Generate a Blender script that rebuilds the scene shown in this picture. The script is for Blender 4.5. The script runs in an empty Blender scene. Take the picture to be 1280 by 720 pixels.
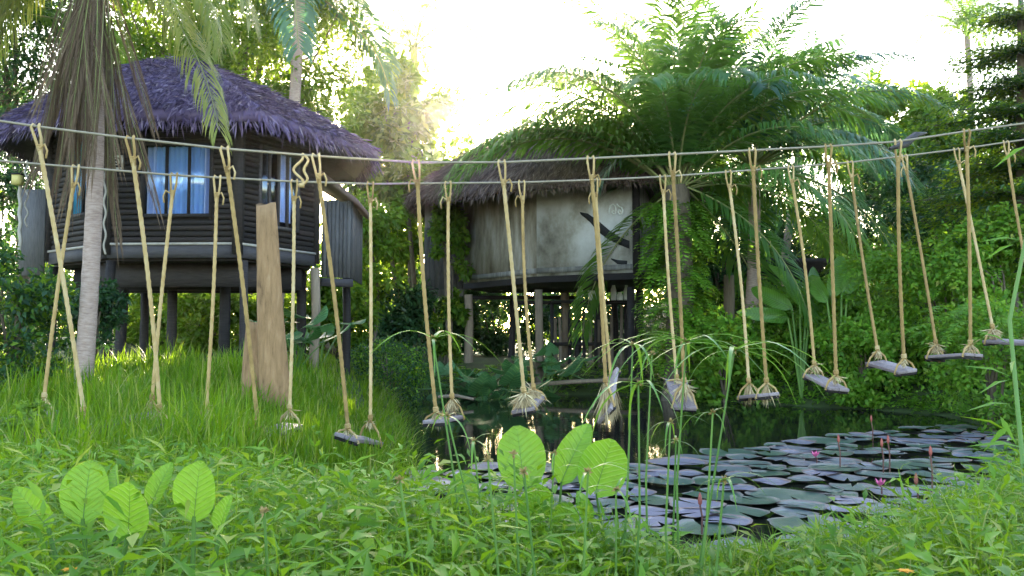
import bpy, math, random
import numpy as np
from mathutils import Vector, Matrix

# ------------------------------------------------------------------ camera, sky, sun, exposure
SC = bpy.context.scene
COL = SC.collection
R = math.radians
FPX = 1100.0                       # focal length in pixels of a 1280 wide picture
EYE = 1.5                          # eye height over the pond surface (z = 0)
PITCH = math.atan(60 / FPX)
cam_d = bpy.data.cameras.new('camera')
cam_d.sensor_width = 36
cam_d.lens = FPX / 1280 * 36
cam_d.clip_start = 0.05
cam_d.clip_end = 2000
cam = bpy.data.objects.new('camera', cam_d)
COL.objects.link(cam)
cam.location = (0, 0, EYE)
cam.rotation_euler = (math.pi / 2 + PITCH, 0, 0)
SC.camera = cam

SUN_EL, SUN_AZ = R(12.5), R(-1.8)  # azimuth from +Y, positive towards +X
w = bpy.data.worlds.new('World')
SC.world = w
w.use_nodes = True
nt = w.node_tree
sky = nt.nodes.new('ShaderNodeTexSky')
sky.sky_type = 'NISHITA'
sky.sun_disc = False
sky.sun_elevation = SUN_EL
sky.sun_rotation = SUN_AZ
sky.air_density = 1.0
sky.dust_density = 1.6
sky.ozone_density = 1.0
nt.nodes['Background'].inputs['Strength'].default_value = 0.15
nt.links.new(sky.outputs['Color'], nt.nodes['Background'].inputs['Color'])

sun_d = bpy.data.lights.new('sun', 'SUN')
sun_d.energy = 4.0
sun_d.angle = R(0.5)
sun_d.color = (1.0, 0.86, 0.62)
sun = bpy.data.objects.new('sun', sun_d)
COL.objects.link(sun)
_sd = Vector((math.sin(SUN_AZ) * math.cos(SUN_EL), math.cos(SUN_AZ) * math.cos(SUN_EL), math.sin(SUN_EL)))
sun.rotation_euler = _sd.to_track_quat('Z', 'Y').to_euler()
sun.location = (0, 60, 30)

SC.view_settings.view_transform = 'Standard'
SC.view_settings.look = 'None'
SC.view_settings.gamma = 1.0
SC.view_settings.exposure = 3.1
SC.view_settings.use_curve_mapping = False
cy = SC.cycles
cy.max_bounces = 6
cy.diffuse_bounces = 4
cy.glossy_bounces = 3
cy.transmission_bounces = 4
cy.transparent_max_bounces = 6
cy.caustics_reflective = False
cy.caustics_refractive = False
cy.use_denoising = True
cy.sample_clamp_indirect = 8

rng = np.random.default_rng(7)
random.seed(7)


def at(px, py, Y):
    """world point at depth Y seen at photo pixel (px, py) (1280x720)"""
    a, b = (px - 640) / FPX, (360 - py) / FPX
    d = np.array([a, math.cos(PITCH) - b * math.sin(PITCH), math.sin(PITCH) + b * math.cos(PITCH)])
    return d * (Y / d[1]) + np.array([0, 0, EYE])


# ------------------------------------------------------------------ materials
def new_mat(name):
    m = bpy.data.materials.new(name)
    m.use_nodes = True
    t = m.node_tree
    return m, t, t.nodes['Principled BSDF'], t.nodes['Material Output']


def ramp(t, fac, stops):
    r = t.nodes.new('ShaderNodeValToRGB')
    e = r.color_ramp.elements
    while len(e) < len(stops):
        e.new(0.5)
    for i, (p, c) in enumerate(stops):
        e[i].position = p
        e[i].color = (*c, 1)
    t.links.new(fac, r.inputs[0])
    return r.outputs[0]


def leaf_mat(name, stops, trans=(0.25, 0.38, 0.03), tmix=0.4, rough=0.45, spec=0.35, objvar=0.0):
    m, t, b, out = new_mat(name)
    g = t.nodes.new('ShaderNodeNewGeometry')
    fac = g.outputs['Random Per Island']
    if objvar:
        oi = t.nodes.new('ShaderNodeObjectInfo')
        mx = t.nodes.new('ShaderNodeMix')
        mx.inputs[0].default_value = objvar
        t.links.new(fac, mx.inputs[2])
        t.links.new(oi.outputs['Random'], mx.inputs[3])
        fac = mx.outputs[0]
    col = ramp(t, fac, stops)
    t.links.new(col, b.inputs['Base Color'])
    b.inputs['Roughness'].default_value = rough
    b.inputs['Specular IOR Level'].default_value = spec
    tr = t.nodes.new('ShaderNodeBsdfTranslucent')
    mc = t.nodes.new('ShaderNodeMix')
    mc.data_type = 'RGBA'
    mc.inputs[0].default_value = 0.6
    t.links.new(col, mc.inputs[6])
    mc.inputs[7].default_value = (*trans, 1)
    t.links.new(mc.outputs[2], tr.inputs['Color'])
    mix = t.nodes.new('ShaderNodeMixShader')
    mix.inputs[0].default_value = tmix
    t.links.new(b.outputs[0], mix.inputs[1])
    t.links.new(tr.outputs[0], mix.inputs[2])
    t.links.new(mix.outputs[0], out.inputs['Surface'])
    return m


def surf_mat(name, stops, scale=6.0, rough=0.8, stretch=(1, 1, 1), bump=0.3, detail=6, spec=0.3, island=0.0, objvar=0.0, distort=0.0):
    m, t, b, out = new_mat(name)
    tc = t.nodes.new('ShaderNodeTexCoord')
    mp = t.nodes.new('ShaderNodeMapping')
    mp.inputs['Scale'].default_value = stretch
    t.links.new(tc.outputs['Object'], mp.inputs[0])
    n = t.nodes.new('ShaderNodeTexNoise')
    n.inputs['Scale'].default_value = scale
    n.inputs['Detail'].default_value = detail
    n.inputs['Roughness'].default_value = 0.65
    n.inputs['Distortion'].default_value = distort
    t.links.new(mp.outputs[0], n.inputs['Vector'])
    fac = n.outputs['Fac']
    for amount, node, sock in ((island, 'ShaderNodeNewGeometry', 'Random Per Island'), (objvar, 'ShaderNodeObjectInfo', 'Random')):
        if amount:
            g = t.nodes.new(node)
            mx = t.nodes.new('ShaderNodeMix')
            mx.inputs[0].default_value = amount
            t.links.new(fac, mx.inputs[2])
            t.links.new(g.outputs[sock], mx.inputs[3])
            fac = mx.outputs[0]
    t.links.new(ramp(t, fac, stops), b.inputs['Base Color'])
    b.inputs['Roughness'].default_value = rough
    b.inputs['Specular IOR Level'].default_value = spec
    if bump:
        bp = t.nodes.new('ShaderNodeBump')
        bp.inputs['Strength'].default_value = bump
        bp.inputs['Distance'].default_value = 0.02
        t.links.new(n.outputs['Fac'], bp.inputs['Height'])
        t.links.new(bp.outputs[0], b.inputs['Normal'])
    return m


M = {}
M['grass'] = leaf_mat('grass', [(0, (0.05, 0.13, 0.006)), (0.55, (0.1, 0.215, 0.01)), (0.8, (0.18, 0.28, 0.02)), (0.9, (0.3, 0.32, 0.06)), (1, (0.4, 0.34, 0.14))], (0.34, 0.52, 0.01), 0.45, 0.5, 0.2)
M['weed'] = leaf_mat('weed', [(0, (0.06, 0.15, 0.008)), (0.5, (0.12, 0.255, 0.015)), (0.9, (0.21, 0.34, 0.03)), (1, (0.4, 0.38, 0.08))], (0.38, 0.56, 0.02), 0.42, 0.45, 0.25)
M['fern'] = leaf_mat('fern', [(0, (0.06, 0.17, 0.012)), (0.5, (0.11, 0.26, 0.018)), (1, (0.21, 0.36, 0.035))], (0.36, 0.56, 0.02), 0.4, 0.5, 0.25)
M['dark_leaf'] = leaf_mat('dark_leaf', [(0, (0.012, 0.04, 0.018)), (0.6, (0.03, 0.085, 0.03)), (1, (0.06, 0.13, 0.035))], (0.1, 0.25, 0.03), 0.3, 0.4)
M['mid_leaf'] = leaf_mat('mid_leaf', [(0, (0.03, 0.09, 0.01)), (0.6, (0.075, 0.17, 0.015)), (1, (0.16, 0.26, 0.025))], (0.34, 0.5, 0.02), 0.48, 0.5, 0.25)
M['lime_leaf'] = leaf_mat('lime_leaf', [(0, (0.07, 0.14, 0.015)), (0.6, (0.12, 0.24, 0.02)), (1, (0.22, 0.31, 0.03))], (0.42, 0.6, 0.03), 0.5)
M['palm_leaf'] = leaf_mat('palm_leaf', [(0, (0.03, 0.1, 0.03)), (0.5, (0.065, 0.165, 0.035)), (1, (0.14, 0.24, 0.045))], (0.3, 0.52, 0.04), 0.45, 0.38, 0.4, objvar=0.6)
M['blue_palm'] = leaf_mat('blue_palm', [(0, (0.03, 0.09, 0.06)), (0.5, (0.055, 0.14, 0.085)), (1, (0.11, 0.2, 0.09))], (0.18, 0.4, 0.1), 0.33, 0.35, 0.55, objvar=0.6)
M['coco_leaf'] = leaf_mat('coco_leaf', [(0, (0.06, 0.11, 0.02)), (0.45, (0.13, 0.19, 0.03)), (0.8, (0.26, 0.27, 0.07)), (1, (0.36, 0.31, 0.1))], (0.46, 0.48, 0.06), 0.45, objvar=0.6)
M['dead_leaf'] = leaf_mat('dead_leaf', [(0, (0.055, 0.035, 0.025)), (0.5, (0.12, 0.08, 0.055)), (1, (0.26, 0.18, 0.12))], (0.35, 0.22, 0.12), 0.2, 0.8, 0.15, objvar=0.4)
M['thatch'] = leaf_mat('thatch', [(0, (0.05, 0.032, 0.08)), (0.5, (0.125, 0.085, 0.18)), (0.85, (0.235, 0.17, 0.29)), (1, (0.36, 0.28, 0.33))], (0.3, 0.22, 0.15), 0.12, 0.75, 0.2)
M['thatch_brown'] = leaf_mat('thatch_brown', [(0, (0.07, 0.05, 0.05)), (0.5, (0.15, 0.105, 0.1)), (1, (0.32, 0.23, 0.2))], (0.35, 0.22, 0.12), 0.15, 0.8, 0.15)
M['big_leaf'] = leaf_mat('big_leaf', [(0, (0.11, 0.27, 0.025)), (1, (0.17, 0.34, 0.03))], (0.42, 0.66, 0.04), 0.5, 0.4, 0.4, objvar=0.8)
M['banana_leaf'] = leaf_mat('banana_leaf', [(0, (0.06, 0.18, 0.02)), (1, (0.13, 0.28, 0.035))], (0.3, 0.5, 0.04), 0.45, 0.35, 0.5, objvar=0.8)
M['taro_leaf'] = leaf_mat('taro_leaf', [(0, (0.04, 0.14, 0.06)), (1, (0.08, 0.21, 0.085))], (0.16, 0.4, 0.09), 0.3, 0.35, 0.5, objvar=0.7)
M['sedge'] = leaf_mat('sedge', [(0, (0.07, 0.17, 0.02)), (0.7, (0.13, 0.26, 0.03)), (1, (0.2, 0.32, 0.05))], (0.35, 0.55, 0.04), 0.4, 0.3, 0.6, objvar=0.5)
M['pad'] = surf_mat('pad', [(0.2, (0.035, 0.08, 0.04)), (0.42, (0.08, 0.125, 0.1)), (0.6, (0.18, 0.165, 0.215)), (0.8, (0.27, 0.225, 0.29))], 2.2, 0.28, bump=0.5, spec=0.6, objvar=0.45)
M['pad_rim'] = surf_mat('pad_rim', [(0.3, (0.15, 0.16, 0.13)), (0.55, (0.2, 0.14, 0.13)), (0.75, (0.26, 0.17, 0.14))], 4, 0.4, bump=0, objvar=.3)
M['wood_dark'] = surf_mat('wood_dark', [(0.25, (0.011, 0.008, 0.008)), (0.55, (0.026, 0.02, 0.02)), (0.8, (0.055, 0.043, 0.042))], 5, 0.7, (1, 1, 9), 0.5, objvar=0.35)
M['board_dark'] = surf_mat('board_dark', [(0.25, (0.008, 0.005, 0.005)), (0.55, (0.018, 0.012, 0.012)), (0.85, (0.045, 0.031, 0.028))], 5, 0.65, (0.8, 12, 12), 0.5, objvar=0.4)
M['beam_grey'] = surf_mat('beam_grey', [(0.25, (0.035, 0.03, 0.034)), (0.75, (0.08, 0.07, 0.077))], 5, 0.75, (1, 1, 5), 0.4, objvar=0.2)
M['trim'] = surf_mat('trim', [(0.3, (0.3, 0.26, 0.22)), (0.7, (0.45, 0.4, 0.36))], 6, 0.7, bump=0.1)
M['panel_grey'] = surf_mat('panel_grey', [(0.25, (0.045, 0.042, 0.045)), (0.5, (0.095, 0.088, 0.092)), (0.8, (0.16, 0.148, 0.15))], 5, 0.85, (9, 9, 1), 0.4, objvar=0.2)
M['log'] = surf_mat('log', [(0.28, (0.09, 0.05, 0.03)), (0.4, (0.25, 0.145, 0.07)), (0.6, (0.34, 0.2, 0.1)), (0.8, (0.43, 0.28, 0.16))], 4, 0.85, (4.5, 4.5, 0.8), 0.8, distort=0.35)
M['log_dark'] = surf_mat('log_dark', [(0.2, (0.1, 0.075, 0.055)), (0.8, (0.32, 0.24, 0.17))], 5, 0.9, (5, 5, 0.7), 0.7, objvar=0.3)
M['seat'] = surf_mat('seat', [(0.2, (0.11, 0.08, 0.08)), (0.55, (0.25, 0.195, 0.195)), (0.85, (0.38, 0.31, 0.31))], 7, 0.6, (7, 7, 7), 0.4, objvar=0.3)
M['rope'] = surf_mat('rope', [(0.2, (0.19, 0.115, 0.045)), (0.42, (0.36, 0.23, 0.085)), (0.6, (0.46, 0.31, 0.135)), (0.8, (0.58, 0.44, 0.25))], 4, 0.9, (3, 3, 2), 0.3, objvar=0.35)
M['line'] = surf_mat('line', [(0.2, (0.2, 0.16, 0.115)), (0.8, (0.36, 0.3, 0.22))], 18, 0.85, bump=0.4)
M['straw'] = surf_mat('straw', [(0.2, (0.32, 0.22, 0.11)), (0.8, (0.66, 0.52, 0.3))], 9, 0.9, bump=0.2, island=0.6)
M['palm_bark'] = surf_mat('palm_bark', [(0.2, (0.2, 0.13, 0.105)), (0.5, (0.38, 0.27, 0.225)), (0.8, (0.54, 0.41, 0.35))], 5, 0.9, (2, 2, 10), 0.8)
M['bark'] = surf_mat('bark', [(0.2, (0.07, 0.05, 0.035)), (0.8, (0.2, 0.155, 0.115))], 6, 0.9, (3, 3, 0.8), 0.7)
M['rachis'] = surf_mat('rachis', [(0.2, (0.14, 0.18, 0.05)), (0.8, (0.32, 0.3, 0.12))], 5, 0.6, bump=0)
M['stem'] = surf_mat('stem', [(0.2, (0.07, 0.15, 0.03)), (0.8, (0.14, 0.24, 0.05))], 6, 0.5, bump=0, objvar=0.5)
M['head'] = surf_mat('head', [(0.2, (0.25, 0.16, 0.06)), (0.8, (0.42, 0.3, 0.12))], 40, 0.8, bump=0.4)
M['bud'] = surf_mat('bud', [(0.2, (0.26, 0.05, 0.04)), (0.8, (0.48, 0.14, 0.1))], 12, 0.6, bump=0)
M['petal'] = surf_mat('petal', [(0.2, (0.7, 0.08, 0.25)), (0.8, (0.8, 0.25, 0.4))], 12, 0.6, bump=0)
M['bud_stem'] = surf_mat('bud_stem', [(0.2, (0.12, 0.05, 0.04)), (0.8, (0.22, 0.1, 0.07))], 12, 0.6, bump=0)
M['orange'] = surf_mat('orange', [(0.2, (0.7, 0.25, 0.01)), (0.8, (0.85, 0.4, 0.02))], 12, 0.6, bump=0)
M['white'] = surf_mat('white', [(0.2, (0.62, 0.62, 0.66)), (0.8, (0.8, 0.8, 0.82))], 5, 0.6, bump=0)
M['red'] = surf_mat('red', [(0.2, (0.4, 0.07, 0.04)), (0.8, (0.5, 0.12, 0.07))], 5, 0.6, bump=0)
M['paint_white'] = surf_mat('paint_white', [(0.2, (0.6, 0.6, 0.6)), (0.8, (0.78, 0.78, 0.78))], 9, 0.7, bump=0)
M['black'] = surf_mat('black', [(0.2, (0.012, 0.012, 0.014)), (0.8, (0.03, 0.028, 0.03))], 4, 0.7, bump=0.2)
M['reflection_blue'] = surf_mat('reflection_blue', [(0.2, (0.36, 0.52, 0.92)), (0.8, (0.56, 0.7, 0.95))], 3, 0.8, (6, 6, 0.4), 0.3)  # blue sky reflection of the front window, put into the colour
M['curtain_pale'] = surf_mat('curtain_pale', [(0.2, (0.5, 0.5, 0.75)), (0.8, (0.66, 0.66, 0.85))], 3, 0.8, (6, 6, 0.4), 0.3)
M['teal'] = surf_mat('teal', [(0.2, (0.04, 0.3, 0.36)), (0.8, (0.08, 0.42, 0.46))], 3, 0.4, bump=0.05)
M['yellow_box'] = surf_mat('yellow_box', [(0.2, (0.5, 0.4, 0.12)), (0.8, (0.62, 0.52, 0.2))], 5, 0.6, bump=0)
M['ochre'] = surf_mat('ochre', [(0.2, (0.34, 0.17, 0.04)), (0.5, (0.55, 0.3, 0.07)), (0.8, (0.4, 0.3, 0.14))], 5, 0.9, bump=0.8)
M['plaster'] = surf_mat('plaster', [(0.3, (0.15, 0.13, 0.11)), (0.43, (0.33, 0.3, 0.26)), (0.56, (0.5, 0.475, 0.465)), (0.72, (0.6, 0.585, 0.59))], 1.1, 0.9, (1, 1, 0.8), 0.35, detail=9)
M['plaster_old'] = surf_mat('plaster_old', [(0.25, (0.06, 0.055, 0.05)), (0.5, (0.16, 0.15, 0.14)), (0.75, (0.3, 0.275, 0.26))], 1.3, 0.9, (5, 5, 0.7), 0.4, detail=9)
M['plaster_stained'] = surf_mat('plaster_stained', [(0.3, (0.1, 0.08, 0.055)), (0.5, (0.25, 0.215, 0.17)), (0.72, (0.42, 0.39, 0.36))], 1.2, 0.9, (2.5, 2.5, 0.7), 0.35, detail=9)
M['soil'] = surf_mat('soil', [(0.25, (0.03, 0.028, 0.014)), (0.5, (0.05, 0.07, 0.02)), (0.75, (0.075, 0.11, 0.03))], 1.4, 0.95, bump=0.8, detail=10)


def add_veins(m, sc=34.0, slope=0.75, strength=0.35):
    """side veins running up from the midrib, in the leaf's own coordinates"""
    t = m.node_tree
    b = t.nodes['Principled BSDF']
    src = b.inputs['Base Color'].links[0].from_socket
    tc = t.nodes.new('ShaderNodeTexCoord')
    sp = t.nodes.new('ShaderNodeSeparateXYZ')
    t.links.new(tc.outputs['Object'], sp.inputs[0])

    def mth(op, a, b_=None):
        n = t.nodes.new('ShaderNodeMath')
        n.operation = op
        for i, v in enumerate((a, b_)):
            if v is None:
                continue
            if isinstance(v, (int, float)):
                n.inputs[i].default_value = v
            else:
                t.links.new(v, n.inputs[i])
        return n.outputs[0]
    ph = mth('MULTIPLY', mth('SUBTRACT', sp.outputs[2], mth('MULTIPLY', mth('ABSOLUTE', sp.outputs[0]), slope)), sc)
    vein = mth('POWER', mth('ABSOLUTE', mth('COSINE', ph)), 14)
    nz = t.nodes.new('ShaderNodeTexNoise')
    nz.inputs['Scale'].default_value = 5
    nz.inputs['Detail'].default_value = 6
    t.links.new(tc.outputs['Object'], nz.inputs['Vector'])
    spot = ramp(t, nz.outputs['Fac'], [(0.3, (0.62, 0.6, 0.45)), (0.5, (1, 1, 1)), (0.72, (1.0, 0.95, 0.7))])
    m1 = t.nodes.new('ShaderNodeMix')
    m1.data_type = 'RGBA'
    m1.blend_type = 'MULTIPLY'
    m1.inputs[0].default_value = 0.8
    t.links.new(src, m1.inputs[6])
    t.links.new(spot, m1.inputs[7])
    m2 = t.nodes.new('ShaderNodeMix')
    m2.data_type = 'RGBA'
    t.links.new(mth('MULTIPLY', vein, strength), m2.inputs[0])
    t.links.new(m1.outputs[2], m2.inputs[6])
    m2.inputs[7].default_value = (0.34, 0.5, 0.14, 1)
    t.links.new(m2.outputs[2], b.inputs['Base Color'])
    for n in t.nodes:
        if n.type == 'MIX' and n.data_type == 'RGBA' and n not in (m1, m2):
            t.links.new(m2.outputs[2], n.inputs[6])
    bp = t.nodes.new('ShaderNodeBump')
    bp.inputs['Strength'].default_value = 0.6
    bp.inputs['Distance'].default_value = 0.01
    t.links.new(vein, bp.inputs['Height'])
    t.links.new(bp.outputs[0], b.inputs['Normal'])


for _k, _a in (('big_leaf', (30.0, 0.7, .4)), ('banana_leaf', (60.0, 0.5, .3)), ('taro_leaf', (22.0, 0.9, .4))):
    add_veins(M[_k], *_a)


def glass_mat():
    m, t, b, out = new_mat('window_glass')
    gl = t.nodes.new('ShaderNodeBsdfGlossy')
    gl.inputs['Roughness'].default_value = 0.02
    gl.inputs['Color'].default_value = (0.75, 0.85, 1, 1)
    tr = t.nodes.new('ShaderNodeBsdfTransparent')
    tr.inputs['Color'].default_value = (0.85, 0.92, 1, 1)
    mx = t.nodes.new('ShaderNodeMixShader')
    mx.inputs[0].default_value = 0.14
    t.links.new(tr.outputs[0], mx.inputs[1])
    t.links.new(gl.outputs[0], mx.inputs[2])
    t.links.new(mx.outputs[0], out.inputs['Surface'])
    return m


def water_mat():
    m, t, b, out = new_mat('pond_water')
    b.inputs['Base Color'].default_value = (0.012, 0.013, 0.009, 1)
    b.inputs['Roughness'].default_value = 0.04
    b.inputs['IOR'].default_value = 1.33
    tc = t.nodes.new('ShaderNodeTexCoord')
    n = t.nodes.new('ShaderNodeTexNoise')
    n.inputs['Scale'].default_value = 2.2
    n.inputs['Detail'].default_value = 3
    t.links.new(tc.outputs['Object'], n.inputs['Vector'])
    bp = t.nodes.new('ShaderNodeBump')
    bp.inputs['Strength'].default_value = 0.12
    bp.inputs['Distance'].default_value = 0.02
    t.links.new(n.outputs['Fac'], bp.inputs['Height'])
    t.links.new(bp.outputs[0], b.inputs['Normal'])
    return m


M['glass'] = glass_mat()
M['water'] = water_mat()


# ------------------------------------------------------------------ mesh helpers
class MB:
    """collects vertices and faces (tris and quads) and links them as one mesh object"""

    def __init__(self):
        self.v, self.f, self.m, self.n = [], [], [], 0

    def add(self, V, F, mi=0):
        V = np.asarray(V, float).reshape(-1, 3)
        F = np.asarray(F, int)
        self.v.append(V)
        self.f.append(F + self.n)
        self.m.append(np.full(len(F), mi, int))
        self.n += len(V)
        return self

    def box(self, c, s, mi=0, rot=None):
        c, s = np.asarray(c, float), np.asarray(s, float) / 2
        V = np.array([[x, y, z] for x in (-1, 1) for y in (-1, 1) for z in (-1, 1)], float) * s
        if rot is not None:
            V = V @ np.asarray(rot).T
        return self.add(V + c, [[0, 1, 3, 2], [4, 6, 7, 5], [0, 4, 5, 1], [2, 3, 7, 6], [0, 2, 6, 4], [1, 5, 7, 3]], mi)

    def tube(self, P, r, sides=6, mi=0, cap=True, twist=None):
        P = np.asarray(P, float)
        k = len(P)
        r = np.broadcast_to(np.asarray(r, float), (k,)).copy()
        T = np.gradient(P, axis=0)
        T /= np.linalg.norm(T, axis=1)[:, None] + 1e-9
        ref = np.array([0, 0, 1.0]) if abs(T[0][2]) < 0.9 else np.array([1.0, 0, 0])
        U = np.cross(T[0], ref)
        U /= np.linalg.norm(U)
        Us = []
        for i in range(k):
            U = U - T[i] * np.dot(U, T[i])
            U /= np.linalg.norm(U) + 1e-9
            Us.append(U)
        Us = np.array(Us)
        Ws = np.cross(T, Us)
        a = np.linspace(0, 2 * np.pi, sides, endpoint=False)
        if twist:
            amp, rate = twist
            s = np.concatenate([[0], np.cumsum(np.linalg.norm(np.diff(P, axis=0), axis=1))])
            rr = r[:, None] * (1 + amp * np.cos(3 * a[None, :] - rate * s[:, None]))
        else:
            rr = np.repeat(r[:, None], sides, 1)
        V = P[:, None, :] + rr[..., None] * (np.cos(a)[None, :, None] * Us[:, None, :] + np.sin(a)[None, :, None] * Ws[:, None, :])
        i = np.arange(k - 1)[:, None] * sides
        j = np.arange(sides)[None, :]
        F = np.stack([i + j, i + (j + 1) % sides, i + sides + (j + 1) % sides, i + sides + j], -1).reshape(-1, 4)
        V = V.reshape(-1, 3)
        self.add(V, F, mi)
        if cap:
            n0 = self.n - len(V)
            for c, ring in ((P[0], 0), (P[-1], (k - 1) * sides)):
                jj = np.arange(sides)
                idx = np.stack([jj + ring, (jj + 1) % sides + ring, np.full(sides, len(V))], 1)
                self.v.append(np.array([c]))
                self.f.append(np.where(idx == len(V), self.n, idx + n0))
                self.m.append(np.full(sides, mi, int))
                self.n += 1
        return self

    def mesh(self, name, mats, smooth=False):
        V = np.concatenate(self.v)
        sizes = np.concatenate([np.full(len(f), f.shape[1]) for f in self.f])
        loops = np.concatenate([f.ravel() for f in self.f])
        me = bpy.data.meshes.new(name)
        me.vertices.add(len(V))
        me.vertices.foreach_set('co', V.ravel())
        me.loops.add(len(loops))
        me.loops.foreach_set('vertex_index', loops)
        me.polygons.add(len(sizes))
        me.polygons.foreach_set('loop_start', np.concatenate([[0], np.cumsum(sizes)[:-1]]))
        for mt in (mats if isinstance(mats, (list, tuple)) else [mats]):
            me.materials.append(M[mt])
        me.polygons.foreach_set('material_index', np.concatenate(self.m))
        if smooth:
            me.polygons.foreach_set('use_smooth', np.ones(len(sizes), bool))
        me.update(calc_edges=True)
        return me

    def build(self, name, mats, parent=None, smooth=False, org=None):
        """vertices given in world space; the object sits at its thing's base"""
        if org is None:
            org = np.array(root_loc(parent)) if parent else np.zeros(3)
        self.v = [v - org for v in self.v]
        o = bpy.data.objects.new(name, self.mesh(name, mats, smooth))
        COL.objects.link(o)
        if parent:
            o.parent = parent
        else:
            o.location = org
        return o


def root_loc(o):
    while o.parent:
        o = o.parent
    return o.location


def tag(o, label=None, cat=None, group=None, kind=None):
    for k, v in (('label', label), ('category', cat), ('group', group), ('kind', kind)):
        if v:
            o[k] = v
    return o


def empty(name, loc, label=None, cat=None, group=None):
    o = bpy.data.objects.new(name, None)
    o.empty_display_size = 0.2
    o.location = tuple(loc)
    COL.objects.link(o)
    return tag(o, label, cat, group)


def put(name, me, loc, rot=(0, 0, 0), scale=(1, 1, 1), parent=None):
    """an object that shares mesh data; loc in world space"""
    o = bpy.data.objects.new(name, me)
    COL.objects.link(o)
    l = np.array(loc, float)
    if parent:
        l = l - np.array(root_loc(parent))
        o.parent = parent
    o.location = l
    o.rotation_euler = rot
    o.scale = scale if hasattr(scale, '__len__') else (scale,) * 3
    return o


def unit(v):
    v = np.asarray(v, float)
    return v / (np.linalg.norm(v, axis=-1, keepdims=True) + 1e-9)


def leaves(mb, P, D, N, L, W, mi=0, hi=False, droop=0.25, wide=0.4):
    """leaf faces at P along D with normal near N"""
    n = len(P)
    D = unit(D)
    S = unit(np.cross(D, N))
    Nn = np.cross(S, D)
    L = np.broadcast_to(np.asarray(L, float), (n,))[:, None]
    W = np.broadcast_to(np.asarray(W, float), (n,))[:, None] / 2
    mid = P + D * L * wide - Nn * L * 0.03
    tip = P + D * L - Nn * L * droop
    l, r = mid + S * W + Nn * W * 0.35, mid - S * W + Nn * W * 0.35
    i = np.arange(n)[:, None]
    if hi:
        V = np.stack([P, l, mid, r, tip], 1)
        F = np.concatenate([i * 5 + [0, 2, 1], i * 5 + [0, 3, 2], i * 5 + [1, 2, 4], i * 5 + [2, 3, 4]])
    else:
        V = np.stack([P, r, tip, l], 1)
        F = i * 4 + [0, 1, 2, 3]
    mb.add(V.reshape(-1, 3), F, mi)
    return mb


def blades(mb, P, H, W, lean, az, mi=0, curve=1.0):
    """grass blades: three bending segments, vectorised"""
    n = len(P)
    d = np.stack([np.cos(az), np.sin(az), np.zeros(n)], 1)
    s = np.stack([-np.sin(az), np.cos(az), np.zeros(n)], 1)
    rows = []
    for t, ww in ((0, 1), (0.4, 0.85), (0.75, 0.55)):
        c = P + d * (lean * H * t ** (1 + curve))[:, None] + np.array([0, 0, 1.0]) * (H * (t - 0.35 * np.abs(lean) * t ** 2.5))[:, None]
        rows += [c - s * (W * ww / 2)[:, None], c + s * (W * ww / 2)[:, None]]
    tip = P + d * (lean * H)[:, None] + np.array([0, 0, 1.0]) * (H * (1 - 0.35 * np.abs(lean)))[:, None]
    V = np.stack(rows + [tip], 1)
    i = np.arange(n)[:, None] * 7
    mb.add(V.reshape(-1, 3), np.concatenate([i + [0, 1, 3, 2], i + [2, 3, 5, 4]]), mi)
    mb.f.append(i + [4, 5, 6] + (mb.n - 7 * n))
    mb.m.append(np.full(n, mi, int))
    return mb


def ferns(mb, P, az, L, a0, a1, pairs=9, wl=0.28, mi=0, ww=0.34):
    """arching pinnate fronds made of leaflet faces, vectorised; angles in radians per frond"""
    n = len(P)
    d = np.stack([np.cos(az), np.sin(az), np.zeros(n)], 1)
    s = np.stack([-np.sin(az), np.cos(az), np.zeros(n)], 1)
    c = P.copy()
    up = np.array([0, 0, 1.0])
    for k in range(1, pairs + 1):
        t = k / pairs
        a = a0 + (a1 - a0) * t
        fwd = d * np.cos(a)[:, None] + up * np.sin(a)[:, None]
        c = c + fwd * (L / pairs)[:, None]
        prof = math.sin(math.pi * min(1, 0.12 + 0.86 * t)) ** 0.7
        nn = np.cross(fwd, s)
        for sg in (-1, 1):
            dd = s * sg * 0.85 + fwd * 0.5 - up * 0.12 + rng.normal(0, 0.12, (n, 3))
            leaves(mb, c, dd, -nn + rng.normal(0, 0.15, (n, 3)), L * wl * prof + 0.01, L * wl * ww * (0.5 + 0.5 * prof), mi, droop=0.15)
    return mb


def ball(n, shell=0.5):
    v = unit(rng.normal(size=(n, 3)))
    return v * (shell + (1 - shell) * rng.random((n, 1)) ** 0.6)


# ------------------------------------------------------------------ terrain and pond
POND = np.array([(-0.9, 5.6), (0.6, 5.2), (2.2, 5.4), (3.6, 7.0), (5.4, 9.6), (7.0, 12.2), (8.0, 15.2), (8.1, 17.0), (7.0, 18.3), (5.8, 19.2), (4.6, 20.6), (2.6, 22.4),
                 (0.2, 22.8), (-2.2, 23.2), (-3.2, 21.0), (-2.6, 17.5), (-1.9, 13.5), (-1.35, 10.0), (-1.1, 7.4)])


def pond_sd(x, y):
    """signed distance to the shore: negative in the water"""
    x, y = np.asarray(x, float), np.asarray(y, float)
    d = np.full(x.shape, 1e9)
    inside = np.zeros(x.shape, bool)
    for (ax, ay), (bx, by) in zip(POND, np.roll(POND, -1, 0)):
        ex, ey = bx - ax, by - ay
        t = np.clip(((x - ax) * ex + (y - ay) * ey) / (ex * ex + ey * ey), 0, 1)
        d = np.minimum(d, np.hypot(x - ax - t * ex, y - ay - t * ey))
        cross = ((ay > y) != (by > y)) & (x < ex * (y - ay) / (ey + 1e-12) + ax)
        inside ^= cross
    return np.where(inside, -d, d)


def sst(a, b, x):
    t = np.clip((x - a) / (b - a), 0, 1)
    return t * t * (3 - 2 * t)


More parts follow.
